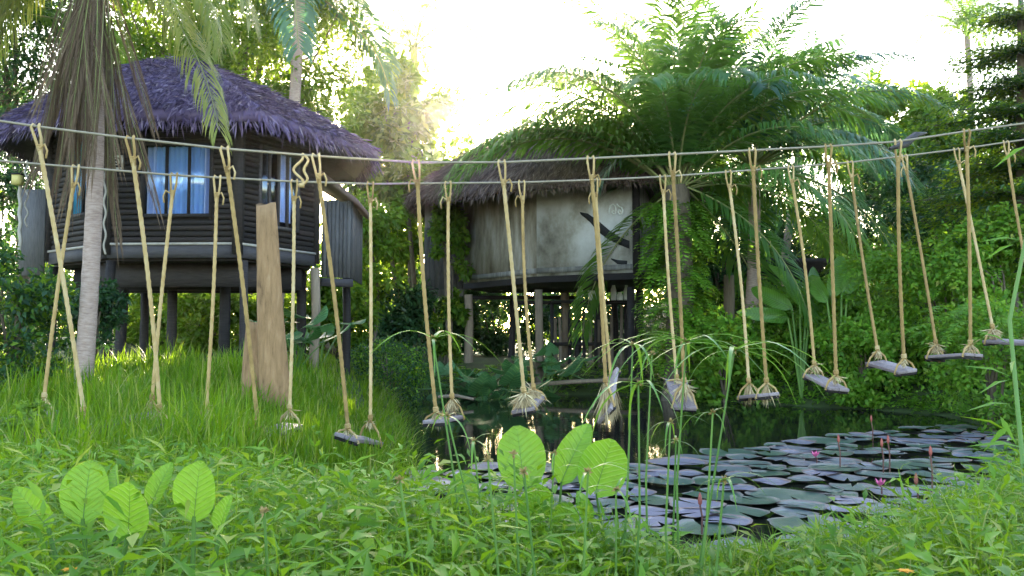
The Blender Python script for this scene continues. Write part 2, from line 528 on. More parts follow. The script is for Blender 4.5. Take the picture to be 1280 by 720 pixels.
def ground_z(x, y):
    x, y = np.asarray(x, float), np.asarray(y, float)
    d = pond_sd(x, y)
    z = 0.30 * sst(-0.1, 1.3, d) - 0.5 * sst(0.05, 1.2, -d)
    o = d > -0.2
    z = z + o * (0.62 * sst(7.5, 14.5, y) * sst(-1.6, -4.2, x))
    z = z + o * (sst(3.6, 5.5, x) * sst(7.5, 12.0, y) * 1.9 * sst(0.2, 5.5, d))
    z = z + o * (0.5 * sst(0.3, 4, d) * sst(20, 24, y))
    z = z + 0.05 * np.sin(x * 1.7 + 0.4 * y) * np.cos(y * 1.3) * sst(0.2, 1.5, d)
    return z


def axis(lo, hi, a, b, n, far):
    near = np.linspace(a, b, n)
    k = np.linspace(0, 1, far)[1:] ** 2.2
    return np.concatenate([(a + (lo - a) * k)[::-1], near, b + (hi - b) * k])


gx, gy = axis(-400, 400, -14, 16, 130, 14), axis(-60, 700, 0, 34, 150, 14)
X, Y = np.meshgrid(gx, gy)
Z = ground_z(X, Y)
nx = len(gx)
I = (np.arange(len(gy) - 1)[:, None] * nx + np.arange(nx - 1)[None, :]).reshape(-1, 1)
tag(MB().add(np.stack([X, Y, Z], -1).reshape(-1, 3), I + [0, 1, nx + 1, nx]).build('ground', 'soil', smooth=True), kind='structure')
wp = np.array([(-4, 4), (10.5, 4), (10.5, 25), (-4, 25)], float)
tag(MB().add(np.c_[wp, np.zeros(4)], [[0, 1, 2, 3]]).build('pond_water', 'water'), kind='structure')


def scatter(n, x0, x1, y0, y1, keep):
    """random ground points where keep(x, y, shore distance) holds"""
    x, y = rng.uniform(x0, x1, n), rng.uniform(y0, y1, n)
    d = pond_sd(x, y)
    k = keep(x, y, d)
    x, y = x[k], y[k]
    return np.stack([x, y, ground_z(x, y)], 1)


# ------------------------------------------------------------------ huts
def board_mesh():
    """unit long plank, rounded face, lying along X"""
    mb = MB()
    prof = np.array([(0.0, -0.5), (-0.55, -0.46), (-0.9, -0.2), (-1.0, 0.1), (-0.75, 0.42), (0.0, 0.5)])
    n = len(prof)
    V = np.array([[x, p[0], p[1]] for x in (-0.5, 0.5) for p in prof])
    F = [[i, (i + 1) % n, n + (i + 1) % n, n + i] for i in range(n)]
    mb.add(V, F)
    mb.f.append(np.array([list(range(n))[::-1]]))
    mb.f.append(np.array([list(range(n, 2 * n))]))
    mb.m += [np.zeros(1, int), np.zeros(1, int)]
    return mb


BOARD = board_mesh().mesh('board', 'board_dark')


def facet(p0, p1):
    p0, p1 = np.array(p0, float), np.array(p1, float)
    e = p1 - p0
    L = np.linalg.norm(e)
    e = e / L
    return p0, e, L, np.array([e[1], -e[0]])         # outward normal for points running left to right seen from outside


def wall_point(f, u, z, off=0.0):
    p0, e, L, n = f
    q = p0 + e * u + n * off
    return np.array([q[0], q[1], z])


def facet_rot(f):
    p0, e, L, n = f
    return np.array([[e[0], -n[0], 0], [e[1], -n[1], 0], [0, 0, 1.0]])


def wall_box(mb, f, u0, u1, z0, z1, off0, off1, mi=0):
    c = wall_point(f, (u0 + u1) / 2, (z0 + z1) / 2, (off0 + off1) / 2)
    return mb.box(c, (abs(u1 - u0), abs(off1 - off0), abs(z1 - z0)), mi, facet_rot(f))


def clad(wall, f, z0, z1, pitch, holes=(), thick=0.035):
    """one plank object after another up the wall, cut around the openings"""
    p0, e, L, n = f
    ang = math.atan2(e[1], e[0])
    k = int((z1 - z0) / pitch)
    for i in range(k):
        za, zb = z0 + i * pitch, z0 + (i + 1) * pitch
        zc = (za + zb) / 2
        spans, cur = [], 0.06
        for (u0, u1, h0, h1) in sorted(holes):
            if zc > h0 and zc < h1:
                spans.append((cur, u0))
                cur = u1
        spans.append((cur, L - 0.06))
        for a, b in spans:
            if b - a < 0.05:
                continue
            q = wall_point(f, (a + b) / 2, zc + random.uniform(-.004, .004), 0.0)
            put('board', BOARD, q, (random.uniform(-.05, .05), random.uniform(-.004, .004), ang),
                (b - a, thick * random.uniform(0.75, 1.35), pitch * random.uniform(0.86, 0.97)), wall)


def wall_backing(mb, f, z0, z1, holes, off=-0.02, t=0.05):
    p0, e, L, n = f
    us = sorted({0.0, L, *[h[0] for h in holes], *[h[1] for h in holes]})
    for a, b in zip(us, us[1:]):
        cuts = [h for h in holes if h[0] <= a + 1e-6 and h[1] >= b - 1e-6]
        if not cuts:
            wall_box(mb, f, a, b, z0, z1, off - t, off)
        for h in cuts:
            wall_box(mb, f, a, b, z0, h[2], off - t, off)
            wall_box(mb, f, a, b, h[3], z1, off - t, off)


def window(root, f, u0, u1, z0, z1, mull, pane_mat='glass', frame='wood_dark', fr=0.06):
    mb = MB()
    for a, b, c, d in ((u0, u1, z0 - fr, z0), (u0, u1, z1, z1 + fr), (u0 - fr, u0, z0 - fr, z1 + fr), (u1, u1 + fr, z0 - fr, z1 + fr)):
        wall_box(mb, f, a, b, c, d, -0.06, 0.045)
    win = mb.build('window', frame, root)
    wall_box(MB(), f, u0, u1, z0, z1, -0.045, -0.035).build('pane', pane_mat, win)
    for m in mull:
        wall_box(MB(), f, m - 0.018, m + 0.018, z0, z1, -0.03, 0.02).build('mullion', frame, win)
    return win


def curtain(win, f, u0, u1, z0, z1, mat, off=-0.14, name='curtain'):
    k = 40
    u = np.linspace(u0, u1, k)
    o = off + 0.025 * np.sin(np.linspace(0, (u1 - u0) * 60, k))
    V = [wall_point(f, a, z, b) for z in (z0, z1) for a, b in zip(u, o)]
    i = np.arange(k - 1)[:, None]
    MB().add(V, i + [0, 1, k + 1, k]).build(name, mat, win, smooth=True)


def thatched_roof(root, eave, apex, mat, n, fringe, seed_len=0.36, bulge=0.15, thick=0.16, name='roof'):
    """eave ring (3D, counted from left round the front), a short ridge, then straw laid down the slopes"""
    eave = np.array(eave, float)
    A, B = np.array(apex[0], float), np.array(apex[1], float)
    m = len(eave)
    top = [A if np.linalg.norm(p[:2] - A[:2]) < np.linalg.norm(p[:2] - B[:2]) else B for p in eave]
    rows = 6
    mb = MB()
    V = []
    for r in range(rows + 1):
        t = r / rows
        for p, q in zip(eave, top):
            v = p + (q - p) * t
            v[2] += bulge * math.sin(math.pi * t)
            V.append(v)
    low = [np.array(v) - [0, 0, thick * (1.0 if i < m else 0.9)] for i, v in enumerate(V)]
    F = [[r * m + i, r * m + (i + 1) % m, (r + 1) * m + (i + 1) % m, (r + 1) * m + i] for r in range(rows) for i in range(m)]
    nv = len(V)
    F2 = [[nv + a for a in reversed(f)] for f in F]
    F3 = [[i, nv + i, nv + (i + 1) % m, (i + 1) % m] for i in range(m)]
    mb.add(V + low, F + F3, 0)
    mb.f.append(np.array(F2))
    mb.m.append(np.ones(len(F2), int))
    roof = mb.build(name, [mat, 'wood_dark'], root)
    # straw
    V = np.array(V)
    tris, base = [], []
    for f in F:
        tris += [(f[0], f[1], f[2]), (f[0], f[2], f[3])]
    tris = np.array(tris)
    a, b, c = V[tris[:, 0]], V[tris[:, 1]], V[tris[:, 2]]
    nrm = np.cross(b - a, c - a)
    ar = np.linalg.norm(nrm, axis=1)
    ok = ar > 1e-6
    tris, a, b, c, nrm, ar = tris[ok], a[ok], b[ok], c[ok], nrm[ok], ar[ok]
    nrm = unit(nrm)
    nrm *= np.sign(nrm[:, 2:3])
    pick = rng.choice(len(ar), n, p=ar / ar.sum())
    r1, r2 = rng.random((2, n, 1))
    fl = (r1 + r2) > 1
    r1, r2 = np.where(fl, 1 - r1, r1), np.where(fl, 1 - r2, r2)
    P = a[pick] + (b - a)[pick] * r1 + (c - a)[pick] * r2
    N = nrm[pick]
    down = unit(np.cross(np.cross(N, [0, 0, -1.0]), N))
    D = unit(down + rng.normal(0, 0.2, (n, 3)) + N * rng.uniform(0.02, 0.2, (n, 1)))
    P = P + N * rng.uniform(0.0, 0.05, (n, 1)) - down * 0.1
    st = MB()
    leaves(st, P, D, N + rng.normal(0, 0.35, (n, 3)), rng.uniform(0.5, 1.2, n) * seed_len, rng.uniform(0.014, 0.036, n), droop=0.06, wide=0.6)
    # fringe along the eave
    j = rng.integers(0, m, fringe)
    t = rng.random((fringe, 1))
    Pf = eave[j] + (eave[(j + 1) % m] - eave[j]) * t
    cen = eave.mean(0)
    outw = unit((Pf - cen) * [1, 1, 0])
    Pf = Pf - outw * rng.uniform(0, 0.12, (fringe, 1)) + np.array([0, 0, 1]) * rng.uniform(-0.12, 0.05, (fringe, 1))
    leaves(st, Pf, outw * 0.45 + [0, 0, -0.8] + rng.normal(0, 0.22, (fringe, 3)), outw + rng.normal(0, .3, (fringe, 3)),
           rng.uniform(0.1, 0.4, fringe) , rng.uniform(0.012, 0.035, fringe), droop=0.05, wide=0.6)
    tag(st.build('thatch_straw', mat, roof), kind='stuff')
    return roof


# ---- dark timber hut on the grass bank
HL, HA, HB, HC = (-8.37, 15.9), (-6.72, 14.55), (-4.52, 14.45), (-3.67, 16.3)
HD, HE, HF = (-4.4, 18.4), (-6.6, 19.0), (-8.6, 18.0)
ZF, ZT = 3.05, 5.35
hut = empty('timber_hut', (-6.2, 16.6, 0.95), 'dark board hut on stilts with purple-grey thatched roof behind the coconut palm', 'hut')
fa, fb, fc = facet(HL, HA), facet(HA, HB), facet(HB, HC)
hole_a = (0.72, 1.72, 3.62, 4.92)
hole_b = (0.62, 1.72, 3.52, 4.66)
hole_c = (0.52, 1.48, 3.42, 4.72)
mb = MB()
wall_backing(mb, fa, ZF, ZT, [hole_a])
wall_backing(mb, fb, ZF, ZT, [hole_b])
wall_backing(mb, fc, ZF, ZT, [hole_c])
for p, q in ((HC, HD), (HD, HE), (HE, HF), (HF, HL)):
    wall_backing(mb, facet(p, q), ZF, ZT, [])
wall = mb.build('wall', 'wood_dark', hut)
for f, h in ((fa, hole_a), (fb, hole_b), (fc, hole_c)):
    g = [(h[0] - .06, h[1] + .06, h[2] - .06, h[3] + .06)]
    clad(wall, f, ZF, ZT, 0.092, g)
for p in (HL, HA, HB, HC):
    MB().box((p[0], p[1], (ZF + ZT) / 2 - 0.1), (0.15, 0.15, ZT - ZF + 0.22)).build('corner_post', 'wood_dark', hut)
wa = window(hut, fa, *hole_a, [1.22])
curtain(wa, fa, hole_a[0], hole_a[1], hole_a[2], hole_a[3], 'teal', -0.07)
wb = window(hut, fb, *hole_b, [0.98, 1.36])
curtain(wb, fb, hole_b[0] + 0.0, hole_b[0] + 0.16, hole_b[2], hole_b[3], 'curtain_pale', -0.066)
curtain(wb, fb, hole_b[1] - 0.13, hole_b[1], hole_b[2], hole_b[3], 'curtain_pale', -0.066)
curtain(wb, fb, hole_b[0] + .16, hole_b[1] - .13, hole_b[2], hole_b[3], 'reflection_blue', -0.07)  # added blue sheet imitating the sky reflected in the pane
wc = window(hut, fc, *hole_c, [0.76, 1.0, 1.24], frame='beam_grey')
curtain(wc, fc, 1.08, 1.4, hole_c[2] + 0.1, hole_c[3], 'curtain_pale', -0.066)
for f in (fa, fb, fc):
    wall_box(MB(), f, 0.0, f[2], ZF - 0.05, ZF - 0.012, -0.05, 0.07).build('trim_strip', 'trim', hut)
    wall_box(MB(), f, 0.02, f[2] - 0.02, ZF - 0.26, ZF - 0.054, -0.1, 0.05).build('floor_beam', 'beam_grey', hut)
ring = np.array([HL, HA, HB, HC, HD, HE, HF])
cen = ring.mean(0)
inn = cen + (ring - cen) * 0.97
k = len(inn)
V = np.concatenate([np.c_[inn, np.full(k, ZF - 0.3)], np.c_[inn, np.full(k, ZF - 0.02)]])
mb = MB().add(V, [[i, (i + 1) % k, k + (i + 1) % k, k + i] for i in range(k)])
for off in (0, k):
    mb.f.append(np.array([[off + i for i in range(k)]]))
    mb.m.append(np.zeros(1, int))
mb.build('floor', 'wood_dark', hut)
# deep joists under the floor
for y, x0, x1 in ((15.2, -7.2, -4.4), (16.3, -8.1, -3.9), (17.4, -8.3, -4.2)):
    MB().box(((x0 + x1) / 2, y, ZF - 0.5), (x1 - x0, 0.14, 0.4)).build('joist', 'wood_dark', hut)
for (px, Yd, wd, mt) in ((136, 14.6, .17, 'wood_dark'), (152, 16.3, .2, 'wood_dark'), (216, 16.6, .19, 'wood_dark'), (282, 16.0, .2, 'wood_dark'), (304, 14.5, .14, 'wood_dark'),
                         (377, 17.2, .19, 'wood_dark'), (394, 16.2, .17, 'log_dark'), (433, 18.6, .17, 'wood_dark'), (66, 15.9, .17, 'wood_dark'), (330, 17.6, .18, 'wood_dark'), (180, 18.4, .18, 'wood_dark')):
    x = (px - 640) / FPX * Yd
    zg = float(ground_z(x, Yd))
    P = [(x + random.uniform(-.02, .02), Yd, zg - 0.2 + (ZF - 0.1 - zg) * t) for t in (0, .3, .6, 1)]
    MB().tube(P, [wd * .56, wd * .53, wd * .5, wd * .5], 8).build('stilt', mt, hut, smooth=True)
EZ = 5.07
eave1 = [(-9.6, 15.7, 5.2), (-7.1, 13.8, EZ), (-3.98, 13.85, EZ), (-2.61, 16.9, EZ), (-3.4, 19.3, EZ), (-6.4, 20.2, EZ), (-9.7, 18.6, EZ)]
thatched_roof(hut, eave1, [(-6.95, 16.7, 6.78), (-6.3, 16.7, 6.82)], 'thatch', 30000, 2600, 0.26, bulge=0.12)
# annex room clad with upright grey slats on the far right side
aw = empty('annex_anchor', (0, 0, 0))
bpy.data.objects.remove(aw)
fx = facet((-3.62, 16.75), (-3.13, 17.0))
fy = facet((-3.13, 17.0), (-3.3, 19.2))
mb = MB()
wall_backing(mb, fx, 2.66, 4.1, [])
wall_backing(mb, fy, 2.66, 4.0, [])
an = mb.build('annex_wall', 'panel_grey', hut)
for f, nb in ((fx, 7), (fy, 14)):
    for i in range(nb):
        u0, u1 = f[2] * i / nb, f[2] * (i + 1) / nb - 0.008
        wall_box(MB(), f, u0, u1, 2.62, 4.1 + random.uniform(-.02, .02), 0.0, 0.02 + random.uniform(0, .012)).build('slat', 'panel_grey', an)
wall_box(MB(), fx, -0.02, fx[2] + 0.04, 2.45, 2.6, -0.1, 0.05).build('annex_beam', 'beam_grey', hut)
V = [(-3.75, 16.6, 4.62), (-2.98, 16.85, 4.02), (-3.1, 19.4, 4.02), (-4.2, 19.4, 4.7)]
V = V + [(x, y, z + 0.12) for x, y, z in V]
MB().add(V, [[3, 2, 1, 0], [4, 5, 6, 7], [0, 1, 5, 4], [1, 2, 6, 5], [2, 3, 7, 6], [3, 0, 4, 7]]).build('annex_roof', 'thatch_brown', hut)


def wavy_cord(label, px, y0, y1, Yd, amp, mat, r=0.016):
    p, q = at(px, y0, Yd), at(px, y1, Yd)
    t = np.linspace(0, 1, 40)
    P = p + (q - p) * t[:, None]
    P[:, 0] += amp * np.sin(t * 26)
    o = MB().tube(P, r, 6).build('hanging_cord', mat, org=q, smooth=True)
    return tag(o, label, 'cord')


wavy_cord('pale crinkled cord hanging down the front corner of the dark hut', 131, 205, 318, 14.3, 0.018, 'trim')
wavy_cord('pale cord hanging by the yellow box at the edge of the dark hut', 25, 226, 322, 14.6, 0.01, 'trim', 0.03)
wavy_cord('thin crinkled cord beside the purple-grey plank under the thatched eave', 33, 200, 284, 14.7, 0.025, 'trim', 0.014)
bx = at(22, 225, 14.5)
tb = empty('lantern_box', bx, 'small yellow lantern box hanging under the thatched eave', 'lantern')
MB().box(bx, (0.13, 0.13, 0.16)).build('shade', 'yellow_box', tb)
MB().box(bx + [0, 0, 0.095], (0.15, 0.15, 0.025)).build('lid', 'wood_dark', tb)
MB().tube([bx + [0, 0, .1], bx + [0, 0, .45]], 0.008, 5).build('hanger', 'wood_dark', tb)
pk = at(40, 330, 15.2)
o = MB().box((pk[0], pk[1], pk[2] + 0.55), (0.42, 0.05, 1.5)).build('upright_plank', 'panel_grey', org=(pk[0], pk[1], pk[2] - .2))
tag(o, 'wide purple-grey plank standing upright beside the dark hut', 'plank')
pq = at(145, 203, 14.4)
pl = empty('wall_plaque', pq, 'small square carved plaque on the dark front wall of the timber hut', 'plaque')
mb = MB()
for dx, dz, sx, sz in ((0, .1, .24, .03), (0, -.1, .24, .03), (.105, 0, .03, .17), (-.105, 0, .03, .17)):
    mb.box(pq + [dx, 0, dz], (sx, .03, sz))
mb.build('frame', 'trim', pl)
th = np.linspace(0, 9, 30)
MB().tube(np.stack([pq[0] + .008 * th * np.cos(th), np.full(30, pq[1]), pq[2] + .008 * th * np.sin(th)], 1), 0.009, 5).build('scroll', 'trim', pl)

# ---- pale plaster hut over the far shore
P1, P2, P3 = (3.15, 21.9), (0.66, 23.4), (-1.47, 26.6)
P4, P5, P6 = (-0.6, 29.2), (3.4, 28.6), (4.5, 24.8)
Z2, Z2T = 3.14, 5.55
hut2 = empty('plaster_hut', (1.6, 25.6, 0.6), 'pale stained plaster hut on stilts over the pond shore, half hidden by palm fronds', 'hut')
f32, f21 = facet(P3, P2), facet(P2, P1)
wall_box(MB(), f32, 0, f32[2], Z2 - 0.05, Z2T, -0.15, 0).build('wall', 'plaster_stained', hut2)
w2 = wall_box(MB(), f21, 0, f21[2], Z2 - 0.05, Z2T, -0.15, 0).build('wall', 'plaster', hut2)
mb = MB()
for p, q in ((P1, P6), (P6, P5), (P5, P4), (P4, P3)):
    wall_box(mb, facet(p, q), 0, facet(p, q)[2], Z2, Z2T, -0.15, 0)
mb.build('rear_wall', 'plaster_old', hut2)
for f in (f32, f21):
    wall_box(MB(), f, -0.02, f[2] + 0.02, Z2 + 0.02, Z2 + 0.16, 0.003, 0.05).build('base_moulding', 'plaster_old', hut2)
ring = np.array([P3, P2, P1, P6, P5, P4])
k = len(ring)
V = np.concatenate([np.c_[ring, np.full(k, Z2 - 0.22)], np.c_[ring, np.full(k, Z2 - 0.055)]])
mb = MB().add(V, [[i, (i + 1) % k, k + (i + 1) % k, k + i] for i in range(k)])
for off in (0, k):
    mb.f.append(np.array([[off + i for i in range(k)]]))
    mb.m.append(np.zeros(1, int))
mb.build('floor', 'wood_dark', hut2)
wall_box(MB(), f21, f21[2] - 0.1, f21[2] + 0.06, Z2 - 0.1, Z2T, 0.004, 0.09).build('corner_post', 'wood_dark', hut2)


def px_to_facet(f, px):
    """distance along a facet that is seen at photo column px"""
    a = (px - 640) / FPX
    p0, e, L, n = f
    return (a * p0[1] - p0[0]) / (e[0] - a * e[1])


def wall_shape(parent, f, pts, mat, name, off=0.006, t=0.03):
    """flat moulded shape outlined by photo points on that wall"""
    V = []
    for px, py in pts:
        u = px_to_facet(f, px)
        q = wall_point(f, u, 0, off)
        V.append(at(px, py, q[1]))
    V = np.array(V)
    n3 = np.array([f[3][0], f[3][1], 0]) * t
    k = len(V)
    mb = MB().add(np.concatenate([V, V + n3]), [[i, (i + 1) % k, k + (i + 1) % k, k + i] for i in range(k)])
    h = k // 2
    for o2 in (0, k):
        F = [[o2 + i, o2 + i + 1, o2 + k - 2 - i, o2 + k - 1 - i] for i in range(h - 1)]
        mb.f.append(np.array(F))
        mb.m.append(np.zeros(len(F), int))
    return mb.build(name, mat, parent)


wall_shape(w2, f21, [(725, 265), (735, 267), (748, 276), (762, 288), (776, 297), (787, 301), (787, 311), (774, 306), (760, 299), (748, 290), (738, 278), (726, 268)], 'black', 'dark_swoosh', t=0.012)  # flat dark swoosh shape standing slightly off the wall
wall_shape(w2, f21, [(764, 323), (772, 325), (784, 326), (784, 331), (772, 330), (764, 324)], 'black', 'dark_swoosh', t=0.012)


def wall_stroke(parent, f, pts, mat, name, r=0.022):
    q = [at(px, py, wall_point(f, px_to_facet(f, px), 0, 0.02)[1]) for px, py in pts]
    return MB().tube(q, r, 6).build(name, mat, parent)


wall_stroke(w2, f21, [(761.5, 267), (761, 262), (762.5, 257.5), (766, 255.5), (769, 258), (769.8, 263), (769, 267.5), (766.6, 268), (765.2, 265.5), (766.3, 263.3), (768, 264)], 'paint_white', 'painted_digit')
wall_stroke(w2, f21, [(771, 255), (773, 258), (777, 259.5), (778.5, 263), (777.5, 267.5), (774.5, 268.3), (772.6, 266), (773.2, 262.8), (775, 262.4), (775.8, 264.5)], 'paint_white', 'painted_digit')

# annex on the left of the plaster hut
fan = facet((-2.72, 27.3), (-1.5, 26.95))
mb = MB()
wall_box(mb, fan, 0, fan[2], 2.72, 5.85, -0.12, 0)
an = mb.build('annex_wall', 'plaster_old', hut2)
for i in range(7):
    u0 = fan[2] * i / 7
    wall_box(MB(), fan, u0, u0 + fan[2] / 7 - 0.012, 2.95, 4.9 + random.uniform(-.06, .06), 0.003, 0.03 + random.uniform(0, .015)).build('slat', 'panel_grey', an)
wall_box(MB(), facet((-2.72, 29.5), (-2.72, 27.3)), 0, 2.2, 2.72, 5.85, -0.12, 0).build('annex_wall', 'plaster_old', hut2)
for (px, Yd, wd, mt) in ((586, 26.4, .26, 'log_dark'), (674, 23.6, .22, 'log_dark'), (707, 25.2, .24, 'log_dark'), (722, 27.0, .2, 'wood_dark'), (748, 25.6, .2, 'wood_dark'), (789, 22.3, .2, 'wood_dark'),
                         (801, 23.4, .2, 'wood_dark'), (640, 27.5, .2, 'wood_dark'), (768, 27.4, .2, 'wood_dark'), (540, 27.6, .2, 'wood_dark')):
    x = (px - 640) / FPX * Yd
    zg = float(ground_z(x, Yd))
    P = [(x + random.uniform(-.03, .03), Yd, zg - 0.3 + (Z2 - 0.1 - zg) * t) for t in (0, .3, .6, 1)]
    MB().tube(P, [wd * .58, wd * .52, wd * .5, wd * .48], 8).build('stilt', mt, hut2, smooth=True)
for px0, px1, py, Yd in ((640, 800, 378, 25.4), (590, 720, 372, 26.8)):
    a, b = at(px0, py, Yd), at(px1, py, Yd)
    MB().box((a + b) / 2, (b[0] - a[0], 0.1, 0.12)).build('cross_rail', 'wood_dark', hut2)
eave2 = [(-3.2, 26.6, 5.72), (-2.0, 24.6, 5.5), (0.3, 22.2, 5.34), (3.6, 20.9, 5.4), (5.4, 23.8, 5.4), (4.6, 29.2, 5.4), (-0.8, 30.4, 5.5), (-3.0, 29.0, 5.6)]
thatched_roof(hut2, eave2, [(1.0, 25.0, 7.5), (2.0, 25.2, 7.55)], 'thatch_brown', 24000, 2400, 0.45, bulge=0.42)

# things kept under the plaster hut
rack = at(760, 374, 24.6)
sh = empty('storage_shelf', (rack[0], rack[1], float(ground_z(rack[0], rack[1]))), 'long dark shelf under the plaster hut carrying white vessels', 'shelf')
a, b = at(690, 377, 24.6), at(800, 377, 24.6)
MB().box((a + b) / 2, (b[0] - a[0], 0.4, 0.06)).build('board', 'wood_dark', sh)
for q in (a, (a + b) / 2, b):
    zg = float(ground_z(q[0], q[1]))
    MB().box((q[0], q[1] + 0.1, (q[2] + zg) / 2 - 0.04), (0.09, 0.09, q[2] - zg - 0.0)).build('leg', 'wood_dark', sh)


def vessel(name, px, hpx, wpx, mat, label, kind):
    p = at(px, 376, 24.55)
    p[2] = a[2] + 0.033
    s = 24.55 / FPX
    H, Wd = hpx * s, wpx * s / 2
    prof = {'jug': [(0, .0), (.9, 0), (1, .1), (1, .6), (.62, .8), (.5, .95), (.56, 1), (0, 1)], 'tub': [(0, 0), (.8, 0), (1, 1), (.9, 1), (.75, .1), (0, .1)]}[kind]
    n = 14
    th = np.linspace(0, 2 * np.pi, n, endpoint=False)
    V = np.array([(p[0] + r * Wd * math.cos(t), p[1] + r * Wd * math.sin(t), p[2] + z * H) for r, z in prof for t in th])
    F = [[i * n + j, i * n + (j + 1) % n, (i + 1) * n + (j + 1) % n, (i + 1) * n + j] for i in range(len(prof) - 1) for j in range(n)]
    tag(MB().add(V, F).build(name, mat, org=p, smooth=True), label, 'vessel')


vessel('storage_jug', 725, 18, 9, 'white', 'white jug standing alone at the dim end of the shelf under the plaster hut', 'jug')
vessel('storage_tub', 741, 12, 13, 'white', 'low white tub on the shelf beside the red tub under the plaster hut', 'tub')
vessel('storage_tub', 750, 15, 9, 'red', 'brick-red tub on the shelf under the plaster hut', 'tub')
vessel('storage_jug', 767, 22, 7, 'white', 'tall slim white jug on the shelf under the painted number', 'jug')
vessel('storage_jug', 775, 10, 8, 'white', 'short white jug between two taller ones on the shelf under the hut', 'jug')
vessel('storage_jug', 783, 20, 7, 'white', 'tall white jug beside the corner stilt under the plaster hut', 'jug')
# timber stake fence by the water under the hut
sf = empty('stake_fence', at(735, 470, 23.2) * [1, 1, 0], 'rough dark stake fence between the stilts under the plaster hut', 'fence')
for i, px in enumerate(range(694, 806, 9)):
    q = at(px + random.uniform(-2, 2), 400, 24.9 + random.uniform(-.1, .1))
    zg = float(ground_z(q[0], q[1]))
    MB().tube([(q[0], q[1], zg - .2), (q[0] + random.uniform(-.05, .05), q[1], zg + random.uniform(1.3, 1.75))], [0.055, 0.045], 7).build('stake', random.choice(['log_dark', 'wood_dark']), sf)
a, b = at(690, 430, 24.8), at(806, 430, 24.8)
MB().box((a + b) / 2, (b[0] - a[0], 0.06, 0.1)).build('rail', 'wood_dark', sf)
dk = empty('shore_log', at(700, 478, 22.0), 'pale fallen pole lying along the water under the plaster hut', 'pole')
bpy.data.objects.remove(dk)
p, q = at(655, 482, 21.9), at(800, 474, 22.2)
o = MB().tube([p, p * .6 + q * .4 + [0, 0, .03], q], [0.05, 0.06, 0.045], 7).build('fallen_pole', 'log_dark', org=p, smooth=True)
tag(o, 'pale fallen pole lying along the far waterline under the plaster hut', 'pole')
p, q = at(548, 496, 19.5), at(592, 499, 19.2)
o = MB().tube([p, p * .5 + q * .5 + [0, 0, .05], q], [0.035, 0.04, 0.03], 7).build('fallen_pole', 'log_dark', org=p, smooth=True)
tag(o, 'short pale stick lying on the dark water behind the hanging ropes', 'pole')

# dark shed and stumps between the big palm and the right bank
sd = at(930, 370, 27)
shed = empty('open_shed', (sd[0], 27.5, float(ground_z(sd[0], 27.5))), 'low dark open shed with a sloping roof behind the palm', 'shed')
MB().box(at(935, 392, 28.5), (3.4, 0.1, 2.6)).build('rear_wall', 'wood_dark', shed)
rr = np.array(Matrix.Rotation(R(-14), 3, 'X'))
MB().box(at(935, 342, 27.3), (4.2, 2.6, 0.12), 0, rr).build('roof', 'wood_dark', shed)
for px in (885, 985):
    q = at(px, 400, 26.4)
    zg = float(ground_z(q[0], q[1]))
    MB().box((q[0], q[1], (zg + 3.0) / 2), (0.16, 0.16, 3.0 - zg)).build('post', 'wood_dark', shed)


def post(name, label, px, y0, y1, Yd, wpx, mat, lean=0.0, cat='post', taper=0.9, flat=1.0):
    p, q = at(px, y1, Yd), at(px + lean, y0, Yd)
    r = wpx * Yd / FPX / 2
    n = 12
    rows, V = 14, []
    ph = rng.uniform(0, 6, 4)
    for i in range(rows):
        t = i / (rows - 1)
        c = p + (q - p) * t
        for j in range(n):
            th = 2 * math.pi * j / n
            rad = r * (1 + (taper - 1) * t) * (1 + 0.06 * math.sin(3 * th + ph[0]) + 0.04 * math.sin(5 * th + ph[1] + 2 * t) + 0.03 * math.sin(9 * t + th + ph[2]))
            dz = 0.03 * math.sin(2 * th + ph[3]) * (1 if i == rows - 1 else 0)
            V.append((c[0] + rad * math.cos(th), c[1] + rad * math.sin(th) * flat, c[2] + dz))
    F = [[i * n + j, i * n + (j + 1) % n, (i + 1) * n + (j + 1) % n, (i + 1) * n + j] for i in range(rows - 1) for j in range(n)]
    mb = MB().add(V, F)
    mb.f.append(np.array([[(rows - 1) * n + j for j in range(n)]]))
    mb.m.append(np.zeros(1, int))
    return tag(mb.build(name, mat, org=p, smooth=False), label, cat)


post('timber_post', 'tall weathered tan timber post standing in the grass before the dark hut', 345, 256, 532, 10.6, 42, 'log', -12, taper=0.6, flat=0.35)
post('timber_stump', 'short tan stump leaning against the foot of the tall timber post', 313, 404, 522, 11.0, 26, 'log', 6, 'stump', 0.85)
post('timber_stump', 'stubby brown stump at the foot of the palm between hut and bank', 911, 345, 420, 23.5, 14, 'log_dark', 0, 'stump', 0.9)
o = post('ochre_stone', 'rounded orange-brown stone on the green far bank', 887, 410, 424, 21.0, 34, 'ochre', 0, 'stone', 0.6, 0.7)

